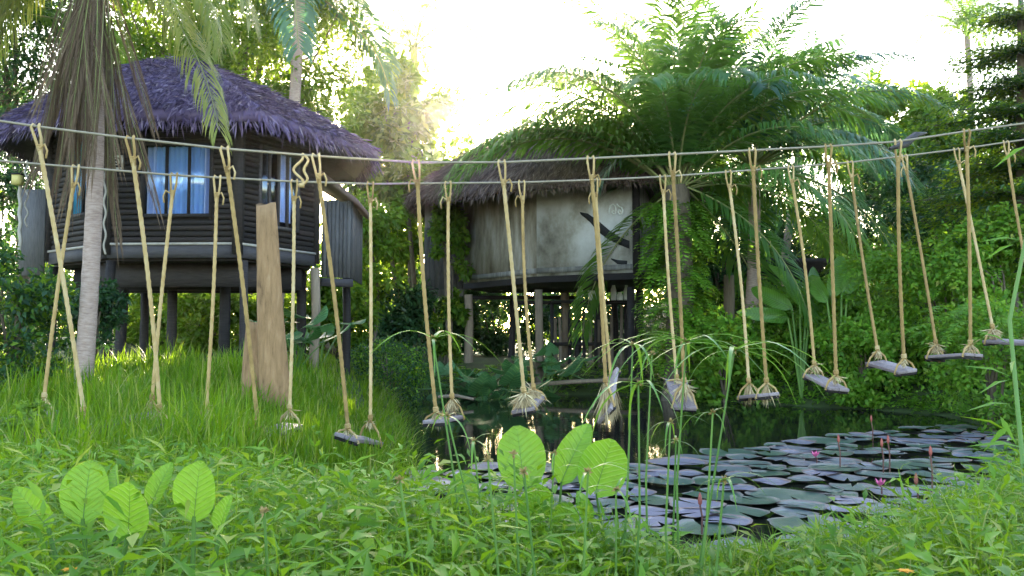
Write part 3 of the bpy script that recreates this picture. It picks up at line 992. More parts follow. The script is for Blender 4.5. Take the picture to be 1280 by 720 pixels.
# ------------------------------------------------------------------ trees
def tree(name, label, base, trunk_r, top, crown_c, crown_r, clusters, per, leaf, mat, clr=0.22, limbs=10, bend=0.3, droop=0.3, shell=0.35, group=None, flat=1.0, stems=1, mat2=None):
    base, crown_c, crown_r = np.array(base, float), np.array(crown_c, float), np.array(crown_r, float)
    base[2] = float(ground_z(base[0], base[1])) - 0.1
    root = empty(name, base, label, 'tree', group)
    top = np.array(top, float)
    tm = MB()
    for s in range(stems):
        off = np.array([rng.normal(0, .25), rng.normal(0, .25), 0]) if s else np.zeros(3)
        t = np.linspace(0, 1, 9)[:, None]
        P = base + off * (1 - t) + (top + off * 2 - base) * t + np.sin(t * 5 + s) * np.array([bend, bend * .5, 0]) * 0.5
        tm.tube(P, np.linspace(trunk_r, trunk_r * .35, 9), 8)
    C = crown_c + ball(clusters, shell) * crown_r
    for c in C[:limbs]:
        st = base + (top - base) * rng.uniform(.5, .98)
        mid = (st + c) / 2 + rng.normal(0, .2, 3) + [0, 0, .15]
        tm.tube([st, mid, c], [trunk_r * .32, trunk_r * .2, trunk_r * .06], 5, cap=False)
    tm.build('trunk', 'bark', root, smooth=True)
    n = clusters * per
    idx = np.repeat(np.arange(clusters), per)
    sz = (rng.uniform(.6, 1.35, clusters) * clr * crown_r.mean())[idx][:, None]
    o = ball(n, 0.2) * [1, 1, flat * .75]
    P = C[idx] + o * sz
    D = unit(o) + rng.normal(0, .5, (n, 3)) + [0, 0, -droop]
    N = rng.normal(0, .5, (n, 3)) + [0, -0.1, 1.0]
    cm = MB()
    leaves(cm, P, D, N, rng.uniform(.65, 1.3, n) * leaf[0], rng.uniform(.7, 1.2, n) * leaf[1], droop=0.2)
    if mat2:
        cm.m[-1][:] = rng.random(len(cm.m[-1])) < .35
    cm.build('crown', [mat, mat2] if mat2 else mat, root)
    return root


def frond_mesh(name, L, n, leaflet, wd, a0, a1, mats, seed, droop=0.5, fwd=0.55, vee=0.25, rr=0.03, bare=0.12):
    """a feather palm leaf growing along +X, arching from angle a0 to a1 (degrees)"""
    r = np.random.default_rng(seed)
    seg = 16
    t = np.linspace(0, 1, seg + 1)
    ang = np.radians(a0 + (a1 - a0) * t ** 1.3)
    step = L / seg
    c = np.zeros((seg + 1, 3))
    for i in range(seg):
        c[i + 1] = c[i] + step * np.array([math.cos(ang[i]), 0, math.sin(ang[i])])
    mb = MB().tube(c, np.linspace(rr, rr * .2, seg + 1), 4, 0, cap=False)
    tt = np.repeat(np.linspace(bare, 0.995, n), 2) + r.uniform(-.006, .006, 2 * n)
    sg = np.tile([-1.0, 1.0], n)
    px = np.stack([np.interp(tt, t, c[:, k]) for k in range(3)], 1)
    aa = np.interp(tt, t, ang)
    F = np.stack([np.cos(aa), 0 * aa, np.sin(aa)], 1)
    U = np.stack([-np.sin(aa), 0 * aa, np.cos(aa)], 1)
    S = np.stack([0 * aa, sg, 0 * aa], 1)
    s = (tt - bare) / (1 - bare)
    ln = leaflet * (0.35 + 0.65 * np.sin(np.pi * np.clip(0.15 + 0.75 * s, 0, 1)) ** 0.8) * r.uniform(.85, 1.12, 2 * n)
    fw = fwd + 0.75 * s ** 2
    d1 = unit(S + F * fw[:, None] + U * vee + r.normal(0, .07, (2 * n, 3)))
    g = np.array([0, 0, -1.0])
    d2 = unit(d1 + g * droop + r.normal(0, .08, (2 * n, 3)))
    d3 = unit(d2 + g * droop * 1.1)
    w0 = wd * r.uniform(.8, 1.2, 2 * n)
    sid = unit(np.cross(d1, U))
    p0, p1 = px, px + d1 * (ln * .4)[:, None]
    p2 = p1 + d2 * (ln * .35)[:, None]
    p3 = p2 + d3 * (ln * .25)[:, None]
    V = np.stack([p0, p1 - sid * w0[:, None] / 2, p1 + sid * w0[:, None] / 2, p2 - sid * w0[:, None] * .36, p2 + sid * w0[:, None] * .36, p3], 1)
    i = np.arange(2 * n)[:, None] * 6
    b = mb.n
    mb.add(V.reshape(-1, 3), i + [1, 2, 4, 3], 1)
    for q in ([0, 2, 1], [3, 4, 5]):
        mb.f.append(i + q + b)
        mb.m.append(np.ones(2 * n, int))
    return mb.mesh(name, ['rachis', mats])


OIL = [frond_mesh('frond', 4.9, 66, 1.05, 0.06, a0, a1, 'palm_leaf', 10 + i, 0.55) for i, (a0, a1) in enumerate([(86, 25), (72, -10), (58, -35), (40, -55), (15, -70), (-25, -82)])]
BLU = [frond_mesh('frond', 3.6, 54, 0.75, 0.05, a0, a1, 'blue_palm', 30 + i, 0.6) for i, (a0, a1) in enumerate([(84, 10), (68, -20), (50, -45), (25, -65), (-10, -78)])]
COCO = [frond_mesh('frond', 3.8, 76, 0.74, 0.03, a0, a1, 'coco_leaf', 50 + i, 0.75, 0.6, 0.05) for i, (a0, a1) in enumerate([(80, 5), (55, -35), (30, -60), (5, -78), (-35, -86), (-8, -85)])]
DEAD = [frond_mesh('dead_frond', 3.2, 44, 0.75, 0.03, a0, a1, 'dead_leaf', 70 + i, 1.6, 1.5, 0.0, 0.035, 0.05) for i, (a0, a1) in enumerate([(-62, -90), (-74, -92), (-80, -88)])]


def palm(name, label, base, crown, trunk_r, spec, meshes, group=None, bark='palm_bark', scale=1.0, cat='palm', rings=True):
    """spec: list of (azimuth deg, mesh index, scale, roll deg)"""
    base, crown = np.array(base, float), np.array(crown, float)
    base[2] = float(ground_z(base[0], base[1])) - .1
    root = empty(name, base, label, cat, group)
    k = 40 if rings else 10
    t = np.linspace(0, 1, k)[:, None]
    P = base + (crown - base) * t + np.sin(t * 3) * np.array([.08, .04, 0])
    r = trunk_r * (1.12 - .25 * t[:, 0] + .25 * np.exp(-t[:, 0] * 18))
    if rings:
        r = r * (1 + .045 * (np.arange(k) % 2))
    MB().tube(P, r, 12).build('trunk', bark, root, smooth=not rings)
    for az, mi, sc, roll in spec:
        q = crown + [0.1 * math.cos(R(az)), 0.1 * math.sin(R(az)), rng.uniform(-.15, .1)]
        put('frond', meshes[mi], q, (R(roll), 0, R(az)), sc * scale, root)
    return root


def golden(n, counts, start=0, jit=14, s0=.85, s1=1.12):
    out, k = [], 0
    for mi, c in enumerate(counts):
        for _ in range(c):
            out.append(((start + k * 137.508 + rng.uniform(-jit, jit)) % 360, mi, rng.uniform(s0, s1), rng.uniform(-12, 12)))
            k += 1
    return out


# big feather palm beside the plaster hut
cz = at(846, 232, 20.6)
bigp = palm('feather_palm', 'huge dense feather palm with arching fronds beside the plaster hut, trunk wrapped in ferns', (3.85, 20.6, 0), cz, 0.32,
            [q for q in golden(0, [9, 13, 13, 12, 9, 5]) if not (145 < q[0] < 300 and q[1] >= 3)] + [(196, 3, 1.22, 0), (188, 3, 1.12, 5), (180, 3, 1.2, 0), (204, 3, 1.1, 8), (172, 2, 1.1, 0), (192, 2, 1.2, -6), (80, 0, 1.2, 0), (110, 0, 1.25, 0), (60, 1, 1.2, 0), (130, 1, 1.2, 0), (20, 1, 1.2, 0)], OIL, bark='bark', rings=False)
nf = 520
th, hh = rng.uniform(0, 2 * np.pi, nf), rng.uniform(0.9, 4.6, nf)
Pf = np.stack([3.85 + .33 * np.cos(th), 20.6 + .33 * np.sin(th), hh], 1)
mb = MB()
ferns(mb, Pf, th + rng.normal(0, .3, nf), rng.uniform(.45, .95, nf), rng.uniform(.1, .9, nf), rng.uniform(-1.5, -.9, nf), 9, .22)
tag(mb.build('fern_cover', 'fern', bigp), kind='stuff')
# blue-green palm to its right
cz = at(942, 205, 22.3)
palm('feather_palm', 'blue-green feather palm with drooping fronds right of the huge palm', (cz[0] - .2, 22.3, 0), cz, 0.16, [q for q in golden(0, [8, 10, 10, 9, 5], 40) if not (q[1] > 2 and 215 < q[0] < 300)], BLU, scale=1.3)
cz = at(1000, 165, 28)
palm('feather_palm', 'dark feather palm with a bare slim trunk behind the blue-green palm', (at(972, 390, 28)[0], 28, 0), cz, 0.12, golden(0, [5, 6, 7, 5, 3], 70), BLU, scale=1.0)
# coconut palms
cz = at(118, -75, 11.5)
spec = [(190, 4, .72, 0), (203, 4, .8, 5), (217, 4, .74, 0), (178, 4, .7, 0), (196, 4, .62, -8), (188, 5, .5, 0), (340, 5, .72, -4), (328, 5, .8, 8), (336, 4, .85, 8), (345, 3, .75, 0), (350, 2, .8, 0), (190, 2, .8, 0), (318, 5, .66, 12), (160, 1, .9, 0),
        (20, 1, .9, 0), (70, 1, 1, 0), (110, 1, 1, 0), (175, 3, .8, 0), (205, 3, .6, 0)]
lp = palm('coconut_palm', 'slender pinkish coconut palm trunk with a brown dead-frond skirt before the dark hut', (at(103, 455, 11.5)[0], 11.5, 0), cz, 0.102, spec, COCO)
for i in range(64):
    az = rng.uniform(0, 360)
    q = cz + np.array([.14 * math.cos(R(az)), .14 * math.sin(R(az)), rng.uniform(-1.15, .1)])
    put('dead_frond', DEAD[i % 3], q, (R(rng.uniform(-20, 20)), 0, R(az)), np.array([.26, .34, 1]) * rng.uniform(.6, .92), lp)
for nm, lab, px, py, Yd, cnt, sc, basex in (('coconut_palm', 'hazy coconut palm crown above the right slope of the thatched roof', 375, -12, 22, [5, 8, 9, 6, 2], 1.15, 340),
                                            ('coconut_palm', 'small backlit coconut palm against the white sky between the huts', 517, 58, 31, [5, 4, 5, 4, 2], .9, 512),
                                            ('coconut_palm', 'dark coconut palm at the left edge above the thatched roof', -20, 20, 19, [4, 6, 7, 6, 2], 1.0, -40)):
    cz = at(px, py, Yd)
    palm(nm, lab, (at(basex, 420, Yd)[0], Yd, 0), cz, 0.15, golden(0, cnt, px), BLU if px == 375 else COCO if px > 0 else OIL, scale=sc * (0.8 if px < 0 else 1))
cz = at(1208, 38, 29)
palm('areca_palm', 'slim areca palm with a small crown against the white sky', (at(1224, 420, 29)[0], 29, 0), cz, 0.1, golden(0, [4, 5, 6, 5, 2], 15), OIL, scale=.42)

# leafy trees
def T(px, py, Yd):
    return at(px, py, Yd)


tree('leafy_tree', 'tall hazy green tree rising right behind the thatched roof', T(300, 420, 24), .2, T(315, 60, 24), T(335, 70, 24), (2.6, 2.2, 3.0), 130, 130, (.2, .085), 'mid_leaf', .24, mat2='lime_leaf')
tree('leafy_tree', 'green tree with fine leaves behind the top of the thatched roof', T(200, 420, 26), .2, T(205, 60, 26), T(210, 35, 26), (2.6, 2.0, 2.6), 110, 130, (.2, .08), 'mid_leaf', .25)
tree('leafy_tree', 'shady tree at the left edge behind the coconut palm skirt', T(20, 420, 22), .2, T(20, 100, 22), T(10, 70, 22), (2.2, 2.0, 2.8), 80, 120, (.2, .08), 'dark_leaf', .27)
tree('broadleaf_tree', 'bright broad-leaved tree with slim trunks between the two huts', T(508, 425, 30), .1, T(505, 140, 30), T(502, 195, 30), (2.1, 1.8, 3.3), 100, 90, (.36, .2), 'mid_leaf', .2, limbs=26, mat2='lime_leaf', stems=3)
tree('young_tree', 'thin sunlit yellow-green sapling beside the dark hut annex', T(468, 425, 26), .05, T(462, 240, 26), T(462, 300, 26), (1.0, 1.2, 1.9), 46, 80, (.22, .12), 'lime_leaf', .3, limbs=20, stems=2)
tree('leafy_tree', 'yellow-green spreading tree behind the palms below the white sky', T(1115, 420, 33), .2, T(1115, 180, 31), T(1112, 165, 31), (2.6, 2.0, 2.0), 100, 110, (.34, .17), 'lime_leaf', .22, mat2='lime_leaf', limbs=24)
tree('leafy_tree', 'green tree lower between the yellow-green tree and the areca trunk', T(1180, 420, 30), .15, T(1180, 200, 30), T(1180, 215, 30), (2.4, 2.0, 2.6), 80, 120, (.26, .12), 'mid_leaf', .26)

# layered tree at the right edge: flat tiers
lb = at(1290, 420, 18)
root = empty('tiered_tree', (lb[0], lb[1], float(ground_z(lb[0], lb[1]))), 'dark tree with flat layered branches at the right edge', 'tree')
tm = MB()
bz = float(ground_z(lb[0], lb[1]))
tm.tube([(lb[0], lb[1], bz - .1), (lb[0] - .1, lb[1], 5), (lb[0], lb[1], 9)], [.16, .12, .05], 8)
cm = MB()
for i, py in enumerate((20, 62, 105, 140, 172, 205, 238, 268, 296)):
    z = at(1280, py, 18)[2]
    ln = [1.1, 1.3, 1.5, 1.9, 2.1, 2.0, 2.3, 2.2, 2.4][i]
    for b in range(11):
        az = b * 2 * math.pi / 11 + rng.uniform(-.25, .25)
        d = np.array([math.cos(az), math.sin(az), -.08])
        l = ln * rng.uniform(.65, 1.1)
        tm.tube([(lb[0], lb[1], z), np.array([lb[0], lb[1], z]) + d * l], [.035, .01], 4, cap=False)
        n = int(300 * l)
        s = rng.random((n, 1)) ** .7
        P = np.array([lb[0], lb[1], z]) + d * l * s + rng.normal(0, .16, (n, 3)) * [1, 1, .35] * (.5 + s)
        leaves(cm, P, d + rng.normal(0, .7, (n, 3)) * [1, 1, .3], rng.normal(0, .3, (n, 3)) + [0, 0, 1], rng.uniform(.08, .15, n), rng.uniform(.04, .06, n))
tm.build('trunk', 'bark', root, smooth=True)
cm.m[-1][:] = 1
for q in cm.m:
    q[:] = rng.random(len(q)) < .55
cm.build('crown', ['dark_leaf', 'mid_leaf'], root)
# feathery yellow-green bamboo
bb = at(1085, 420, 27)
root = empty('bamboo_clump', (bb[0], bb[1], float(ground_z(bb[0], bb[1]))), 'feathery yellow-green bamboo hanging in front of the dark thicket', 'bamboo')
cm = MB()
for i in range(16):
    az, h = rng.uniform(0, 6.28), rng.uniform(4.2, 5.8)
    d = np.array([math.cos(az), math.sin(az) * .6, 0])
    t = np.linspace(0, 1, 9)[:, None]
    P = np.array([bb[0], bb[1], .9]) + d * (.3 + 1.7 * t ** 2.2) + np.array([0, 0, 1]) * h * (t - .22 * t ** 3)
    MB().tube(P, np.linspace(.03, .008, 9), 5, cap=False).build('cane', 'rachis', root, smooth=True)
    n = 420
    k = rng.uniform(.3, 1, n)
    Q = np.stack([np.interp(k, t[:, 0], P[:, c]) for c in range(3)], 1) + rng.normal(0, .22, (n, 3))
    leaves(cm, Q, d + rng.normal(0, .5, (n, 3)) + [0, 0, -1.1], rng.normal(0, 1, (n, 3)), rng.uniform(.2, .4, n), .035, droop=.2)
cm.build('foliage', 'lime_leaf', root)


# ------------------------------------------------------------------ shrubs and thickets
def shrub(label, c, r, n, leaf, mat, name='shrub', group=None, mat2=None, clusters=None, face=0.2):
    c, r = np.array(c, float), np.array(r, float)
    zg = float(ground_z(c[0], c[1]))
    root = empty(name, (c[0], c[1], zg), label, 'shrub', group)
    sm = MB()
    for i in range(7):
        e = c + ball(1, .4)[0] * r * .7
        sm.tube([(c[0] + rng.normal(0, .06), c[1] + rng.normal(0, .06), zg - .1), (c + e) / 2 * [1, 1, .9], e], [.03, .02, .006], 5, cap=False)
    sm.build('stem', 'bark', root, smooth=True)
    k = clusters or max(14, n // 70)
    C = c + ball(k, .45) * r
    lowz = C[:, 2] < c[2]
    C[lowz, 2] = zg + .1 + rng.random(lowz.sum()) * max(.05, c[2] - zg - .1)
    idx = rng.integers(0, k, n)
    o = ball(n, .15)
    P = C[idx] + o * (rng.uniform(.5, 1.1, k) * .33 * r.mean())[idx][:, None]
    P[:, 2] = np.maximum(P[:, 2], zg + .03)
    cm = MB()
    leaves(cm, P, o + rng.normal(0, .6, (n, 3)) + [0, 0, -.1], rng.normal(0, .5, (n, 3)) + [0, -face, 1], rng.uniform(.7, 1.3, n) * leaf[0], rng.uniform(.7, 1.3, n) * leaf[1])
    if mat2:
        cm.m[-1][:] = rng.random(len(cm.m[-1])) < .4
    cm.build('foliage', [mat, mat2] if mat2 else mat, root)
    return root


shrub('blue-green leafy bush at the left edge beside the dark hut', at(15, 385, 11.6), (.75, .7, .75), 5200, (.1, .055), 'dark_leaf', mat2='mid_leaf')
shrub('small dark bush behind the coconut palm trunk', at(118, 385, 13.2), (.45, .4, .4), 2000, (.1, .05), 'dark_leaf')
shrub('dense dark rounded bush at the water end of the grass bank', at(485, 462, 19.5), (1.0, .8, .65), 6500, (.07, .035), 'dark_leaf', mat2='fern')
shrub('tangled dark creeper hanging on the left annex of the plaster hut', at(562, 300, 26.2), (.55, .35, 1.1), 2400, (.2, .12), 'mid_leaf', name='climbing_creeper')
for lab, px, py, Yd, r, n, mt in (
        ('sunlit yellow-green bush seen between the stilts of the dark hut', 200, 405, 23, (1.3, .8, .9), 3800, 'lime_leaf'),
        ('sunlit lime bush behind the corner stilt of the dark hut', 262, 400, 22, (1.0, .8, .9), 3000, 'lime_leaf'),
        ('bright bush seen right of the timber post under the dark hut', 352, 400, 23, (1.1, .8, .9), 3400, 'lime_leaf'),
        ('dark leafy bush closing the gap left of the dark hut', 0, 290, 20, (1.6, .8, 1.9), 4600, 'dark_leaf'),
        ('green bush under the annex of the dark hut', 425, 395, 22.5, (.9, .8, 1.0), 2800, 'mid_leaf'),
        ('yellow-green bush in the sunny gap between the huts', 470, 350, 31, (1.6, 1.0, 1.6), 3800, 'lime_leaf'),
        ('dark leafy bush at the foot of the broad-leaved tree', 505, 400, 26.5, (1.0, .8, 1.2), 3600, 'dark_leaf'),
        ('dark bush added behind the left annex to block bright reflections on the water', 548, 380, 30.5, (1.5, .8, 2.2), 5200, 'dark_leaf'),  # added to keep bright sky from reflecting in the pond
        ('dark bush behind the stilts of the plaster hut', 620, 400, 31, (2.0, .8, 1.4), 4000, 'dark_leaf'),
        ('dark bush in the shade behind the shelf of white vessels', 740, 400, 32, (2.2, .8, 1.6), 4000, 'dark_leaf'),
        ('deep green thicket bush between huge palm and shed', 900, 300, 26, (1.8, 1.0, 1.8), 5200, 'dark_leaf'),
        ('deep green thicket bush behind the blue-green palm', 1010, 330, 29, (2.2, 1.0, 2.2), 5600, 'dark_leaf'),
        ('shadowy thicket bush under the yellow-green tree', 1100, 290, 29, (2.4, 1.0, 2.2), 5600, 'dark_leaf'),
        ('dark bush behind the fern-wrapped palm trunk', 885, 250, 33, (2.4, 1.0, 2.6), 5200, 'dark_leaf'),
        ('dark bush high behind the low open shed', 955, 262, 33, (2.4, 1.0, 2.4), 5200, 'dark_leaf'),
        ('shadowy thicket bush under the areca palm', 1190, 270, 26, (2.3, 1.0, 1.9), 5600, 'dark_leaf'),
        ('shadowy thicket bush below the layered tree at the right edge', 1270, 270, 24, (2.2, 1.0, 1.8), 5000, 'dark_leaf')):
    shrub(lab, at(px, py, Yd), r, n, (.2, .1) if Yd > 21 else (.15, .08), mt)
for lab, px, py, Yd, r, n in (
        ('rounded ferny green bush on the bank above the waterline near the ochre stone', 905, 432, 20.0, (1.0, .8, .7), 4200),
        ('bright ferny bush on the bank behind the tenth swing', 982, 425, 20.6, (1.1, .9, .85), 5200),
        ('green leafy bush below the banana plants on the bank', 1035, 408, 20.0, (1.1, .8, .85), 5200),
        ('tall green creeper mound in the middle of the bank', 1120, 372, 18.8, (1.4, 1.0, 1.1), 6600),
        ('dark-hollowed creeper mound on the bank below the areca palm', 1190, 355, 18.0, (1.3, 1.0, 1.15), 6400),
        ('leafy creeper mound at the right edge under the layered tree', 1262, 335, 16.8, (1.2, 1.0, 1.1), 6000),
        ('low green bush beside the water right of the tenth swing', 1080, 432, 18.3, (.9, .6, .55), 4000),
        ('low leafy bush under the last swings at the right edge', 1235, 425, 14.2, (.9, .8, .6), 4600)):
    v = len(lab) % 4
    b_ = shrub(lab, at(px, py, Yd), r, int(n * (1, .75, 1.1, .6)[v]), ((.11, .065), (.15, .085), (.09, .05), (.19, .1))[v], 'fern',
               name='bank_bush', group='bushes on the right bank', mat2=('weed', 'mid_leaf', 'lime_leaf', 'weed')[v], face=1.2)
    c_, nn_ = at(px, py, Yd), 70
    dd_ = ball(nn_, .95) * [1, 1, .8] + [0, -.15, .25]
    fm_ = ferns(MB(), c_ + dd_ * np.array(r) * .95, np.arctan2(dd_[:, 1], dd_[:, 0]) + rng.normal(0, .4, nn_), rng.uniform(.3, .65, nn_), rng.uniform(.2, 1.0, nn_), rng.uniform(-1.3, -.4, nn_), 9, .24)
    tag(fm_.build('fern_cover', 'fern', b_), kind='stuff')
shrub('lime-yellow sunlit herb glowing in the grass at the left edge', at(38, 535, 7.2), (.3, .25, .17), 900, (.06, .035), 'lime_leaf', name='lime_herb')

# far wood closing the view
n = 52000
px_ = rng.uniform(-46, 46, n)
py_ = rng.uniform(40, 50, n)
topz = 4.6 + 1.6 * np.sin(px_ * .35) + 1.2 * np.sin(px_ * .83 + 1) + 0.9 * np.sin(px_ * 2.1) + 1.9
P = np.stack([px_, py_, .4 + rng.random(n) ** .8 * topz], 1)
mb = MB()
leaves(mb, P, rng.normal(0, 1, (n, 3)) + [0, 0, -.2], rng.normal(0, .6, (n, 3)) + [0, -.2, 1], rng.uniform(.3, .6, n), rng.uniform(.16, .3, n))
mb.m[-1][:] = rng.random(n) < .3
tag(mb.build('far_foliage', ['mid_leaf', 'dark_leaf']), 'far green wood behind the huts and palms', 'wood', kind='stuff')


# ------------------------------------------------------------------ broad-leaved plants
def big_leaf(L, W, curl=0.12, tipw=0.85, notch=0.0, rows=9, cols=6, mat='big_leaf', fold=0.25, wave=0.02, seed=1):
    """one broad blade growing along +Z from the origin, facing -Y, with midrib fold"""
    r = np.random.default_rng(seed)
    V = []
    for i in range(rows):
        t = i / (rows - 1)
        wdt = W / 2 * max(.03, (1 - abs(2 * t ** tipw - 1) ** 2.2)) ** .55
        for j in range(-cols, cols + 1):
            s = j / cols
            zz = L * t - notch * L * abs(s) ** 1.5 * (1 - t) ** 2
            V.append((wdt * s, -fold * wdt * s * s + curl * L * t * t + wave * L * math.sin(7 * t + 3 * s + seed) * abs(s), zz))
    c = 2 * cols + 1
    F = [[i * c + j, i * c + j + 1, (i + 1) * c + j + 1, (i + 1) * c + j] for i in range(rows - 1) for j in range(c - 1)]
    mb = MB().add(V, F)
    rib = np.array([V[i * c + cols] for i in range(rows)])
    mb.tube(rib + [0, 0.003, 0], np.linspace(.012, .003, rows) * max(.6, L), 4, 1, cap=False)
    return mb.mesh('leaf', [mat, 'stem'], smooth=True)


LV = [big_leaf(1, .84, .1, .95, .1, seed=3), big_leaf(1, .5, .22, .9, .05, seed=5, fold=.5), big_leaf(1, .9, -.08, .9, .12, seed=8)]
BAN = [big_leaf(1, .3, .35, .8, 0, 12, 3, 'banana_leaf', .4, .02, 4), big_leaf(1, .34, .6, .8, 0, 12, 3, 'banana_leaf', .3, .03, 6)]
TARO = [big_leaf(1, .8, .3, .7, .35, 8, 4, 'taro_leaf', .2, .03, 2), big_leaf(1, .72, .45, .7, .3, 8, 4, 'taro_leaf', .25, .03, 9)]


def leaf_plant(name, label, foot, spec, meshes, cat='plant', group=None, r=0.008, stem='stem'):
    """spec: (blade base point, length, mesh index, tilt X, turn Z, roll Y)"""
    foot = np.array(foot, float)
    root = empty(name, foot, label, cat, group)
    for q, L, mi, tx, tz, ry in spec:
        q = np.array(q, float)
        mid = (foot + q) / 2 + [0, 0, .08 * L]
        MB().tube([foot, mid, q], [r * 1.3, r, r * .8], 6, cap=False).build('stalk', stem, root, smooth=True)
        put('leaf', meshes[mi], q, (R(tx), R(ry), R(tz)), L, root)
    return root


def gpt(px, Yd):
    x = (px - 640) / FPX * Yd
    return np.array([x, Yd, float(ground_z(x, Yd))])


def bl(px, py, Yd, L, mi, tx=0, tz=0, ry=0):
    return (at(px, py, Yd), L, mi, tx, tz, ry)


leaf_plant('velvetleaf_plant', 'bright velvetleaf plant with broad upright leaves in the middle at the water edge', gpt(690, 4.9) * [1, 1, 1],
           [bl(655, 606, 4.55, .30, 0, -4, 8, -6), bl(702, 602, 4.7, .33, 1, -5, -25, 22), bl(668, 648, 4.4, .2, 2, 18, 12, -3), bl(700, 660, 4.5, .17, 2, 20, -10, 25)], LV)
leaf_plant('velvetleaf_plant', 'velvetleaf plant with one large leaning leaf beside the sedge stems', gpt(760, 4.8), [bl(745, 613, 4.6, .28, 2, 0, -10, 18), bl(735, 652, 4.5, .16, 1, 10, 20, -20)], LV)
leaf_plant('velvetleaf_plant', 'small velvetleaf plant with one round yellowing leaf at the lily pad edge', gpt(570, 4.8), [bl(578, 634, 4.7, .19, 0, -3, 10, 4), bl(563, 655, 4.6, .12, 1, 10, -30, -15)], LV)
leaf_plant('velvetleaf_plant', 'large velvetleaf plant with round glowing leaves in the lower left grass', gpt(130, 2.8),
           [bl(104, 648, 2.70, 0.172, 0, -6, 5, 2), bl(160, 668, 2.65, 0.164, 2, 8, -8, 8), bl(150, 622, 2.85, 0.123, 1, -10, -20, -35), bl(60, 660, 2.75, 0.156, 1, 0, 35, -35), bl(190, 630, 2.90, 0.139, 1, -5, -10, 18)], LV)
leaf_plant('velvetleaf_plant', 'velvetleaf plant with one broad half-hidden leaf right of the glowing group', gpt(245, 2.8), [bl(243, 645, 2.70, 0.164, 0, 4, -8, 5), bl(275, 665, 2.65, 0.123, 1, 12, -35, 25)], LV)
for lab, px, Yd, ys in (('light green banana plant with paddle leaves on the bank behind the swings', 1000, 19.4, [(990, 385, 1.2, 0, -62), (1000, 382, 1.15, 0, -15), (1008, 384, 1.1, 1, 28), (985, 398, .95, 1, -80), (1012, 398, .95, 1, 60)]),
                        ('broad banana plant with a tall pale leaf beside the creeper mound', 1048, 18.8, [(1040, 372, 1.2, 0, 15), (1052, 368, 1.25, 0, 38), (1034, 378, 1.0, 1, -35), (1058, 380, 1.0, 1, 65)])):
    f = gpt(px, Yd)
    leaf_plant('banana_plant', lab, f, [(at(x, y, Yd), L, mi, rng.uniform(-20, 10), rng.uniform(-30, 30), a) for x, y, L, mi, a in ys], BAN, r=.03)
k = 0
for px, Yd, sz, lab in ((590, 21.5, 1.0, 'dark taro clump at the left stilt of the plaster hut'), (628, 21.2, 1.1, 'dark taro clump with big drooping leaves under the plaster hut wall'), (664, 21.3, 1.0, 'dark taro clump behind the twin swing ropes'),
                        (545, 21.6, .9, 'dark taro clump beside the rounded dark bush'), (690, 22.6, .8, 'small dark taro clump at the stake fence'), (400, 17.2, .8, 'blue-green taro clump under the dark hut annex'),
                        (372, 15.5, .7, 'blue-green taro clump right of the tall timber post'), (610, 20.9, .8, 'low taro clump at the dark waterline')):
    sz *= 1.35
    x = (px - 640) / FPX * Yd
    f = np.array([x, Yd, float(ground_z(x, Yd))])
    sp = []
    for i in range(9):
        az = rng.uniform(0, 360)
        rr_ = rng.uniform(.15, .6) * sz
        q = f + [rr_ * math.sin(R(az)), -rr_ * math.cos(R(az)), rng.uniform(.35, 1.0) * sz]
        sp.append((q, rng.uniform(.35, .6) * sz, int(rng.integers(0, 2)), rng.uniform(65, 120), az, rng.uniform(-15, 15)))
    leaf_plant('taro_plant', lab, f, sp, TARO, group='taro clumps in the shade', r=.012)

# ------------------------------------------------------------------ lines and swings
def front_Y(px):
    return 8.8 / (1 - 0.20 * (px - 640) / FPX)


def rear_Y(px):
    return 10.1 / (1 - 0.28 * (px - 640) / FPX)


FT = [(-75, 140), (45, 158), (163, 173), (281, 186), (395, 195), (520, 203), (627, 203), (738, 198), (840, 193), (940, 188), (1035, 183), (1122, 177), (1208, 164), (1290, 153)]
RT = [(95, 209), (218, 219), (272, 222), (368, 227), (463, 230), (560, 229), (652, 228), (743, 225), (828, 221), (910, 215), (988, 209), (1062, 203), (1130, 195), (1195, 187), (1257, 178)]
FB = [None, (105, 515), (200, 512), (322, 530), (435, 536), (545, 515), (655, 490), (757, 478), (855, 478), (958, 478), (1045, 468), (1130, 448), (1213, 430), (1290, 415)]
RB = [(55, 498), (190, 500), (258, 508), (362, 512), (463, 525), (565, 498), (667, 486), (764, 474), (846, 474), (936, 478), (1018, 456), (1097, 438), (1170, 430), (1241, 410), (1296, 398)]
FTP = np.array([at(x, y, front_Y(x)) for x, y in FT])
RTP = np.array([at(x, y, rear_Y(x)) for x, y in RT])


def rope_line(pts, label):
    a, b = pts[0] - (pts[1] - pts[0]) * 2.5, pts[-1] + (pts[-1] - pts[-2]) * 2.5
    P = np.concatenate([[a], pts, [b]])
    t = np.linspace(0, len(P) - 1, len(P) * 6)
    Q = np.stack([np.interp(t, np.arange(len(P)), P[:, c]) for c in range(3)], 1)
    o = MB().tube(Q, 0.0125, 6).build('carrier_rope', 'line', org=P[0], smooth=True)
    return tag(o, label, 'rope')


rope_line(FTP, 'front pale rope strung across the view, higher of the two carrying the swings')
rope_line(RTP, 'rear pale rope strung across the view below and behind the front one')


def coil(mb, c, ax, r, turns, pitch, wire, mi=0):
    ax = unit(ax)
    u = unit(np.cross(ax, [0.3, 1, 0.2]))
    v = np.cross(ax, u)
    th = np.linspace(0, 2 * np.pi * turns, int(10 * turns))
    P = c + np.outer(th / (2 * np.pi) * pitch, ax) + r * (np.outer(np.cos(th), u) + np.outer(np.sin(th), v))
    return mb.tube(P, wire, 5, mi)


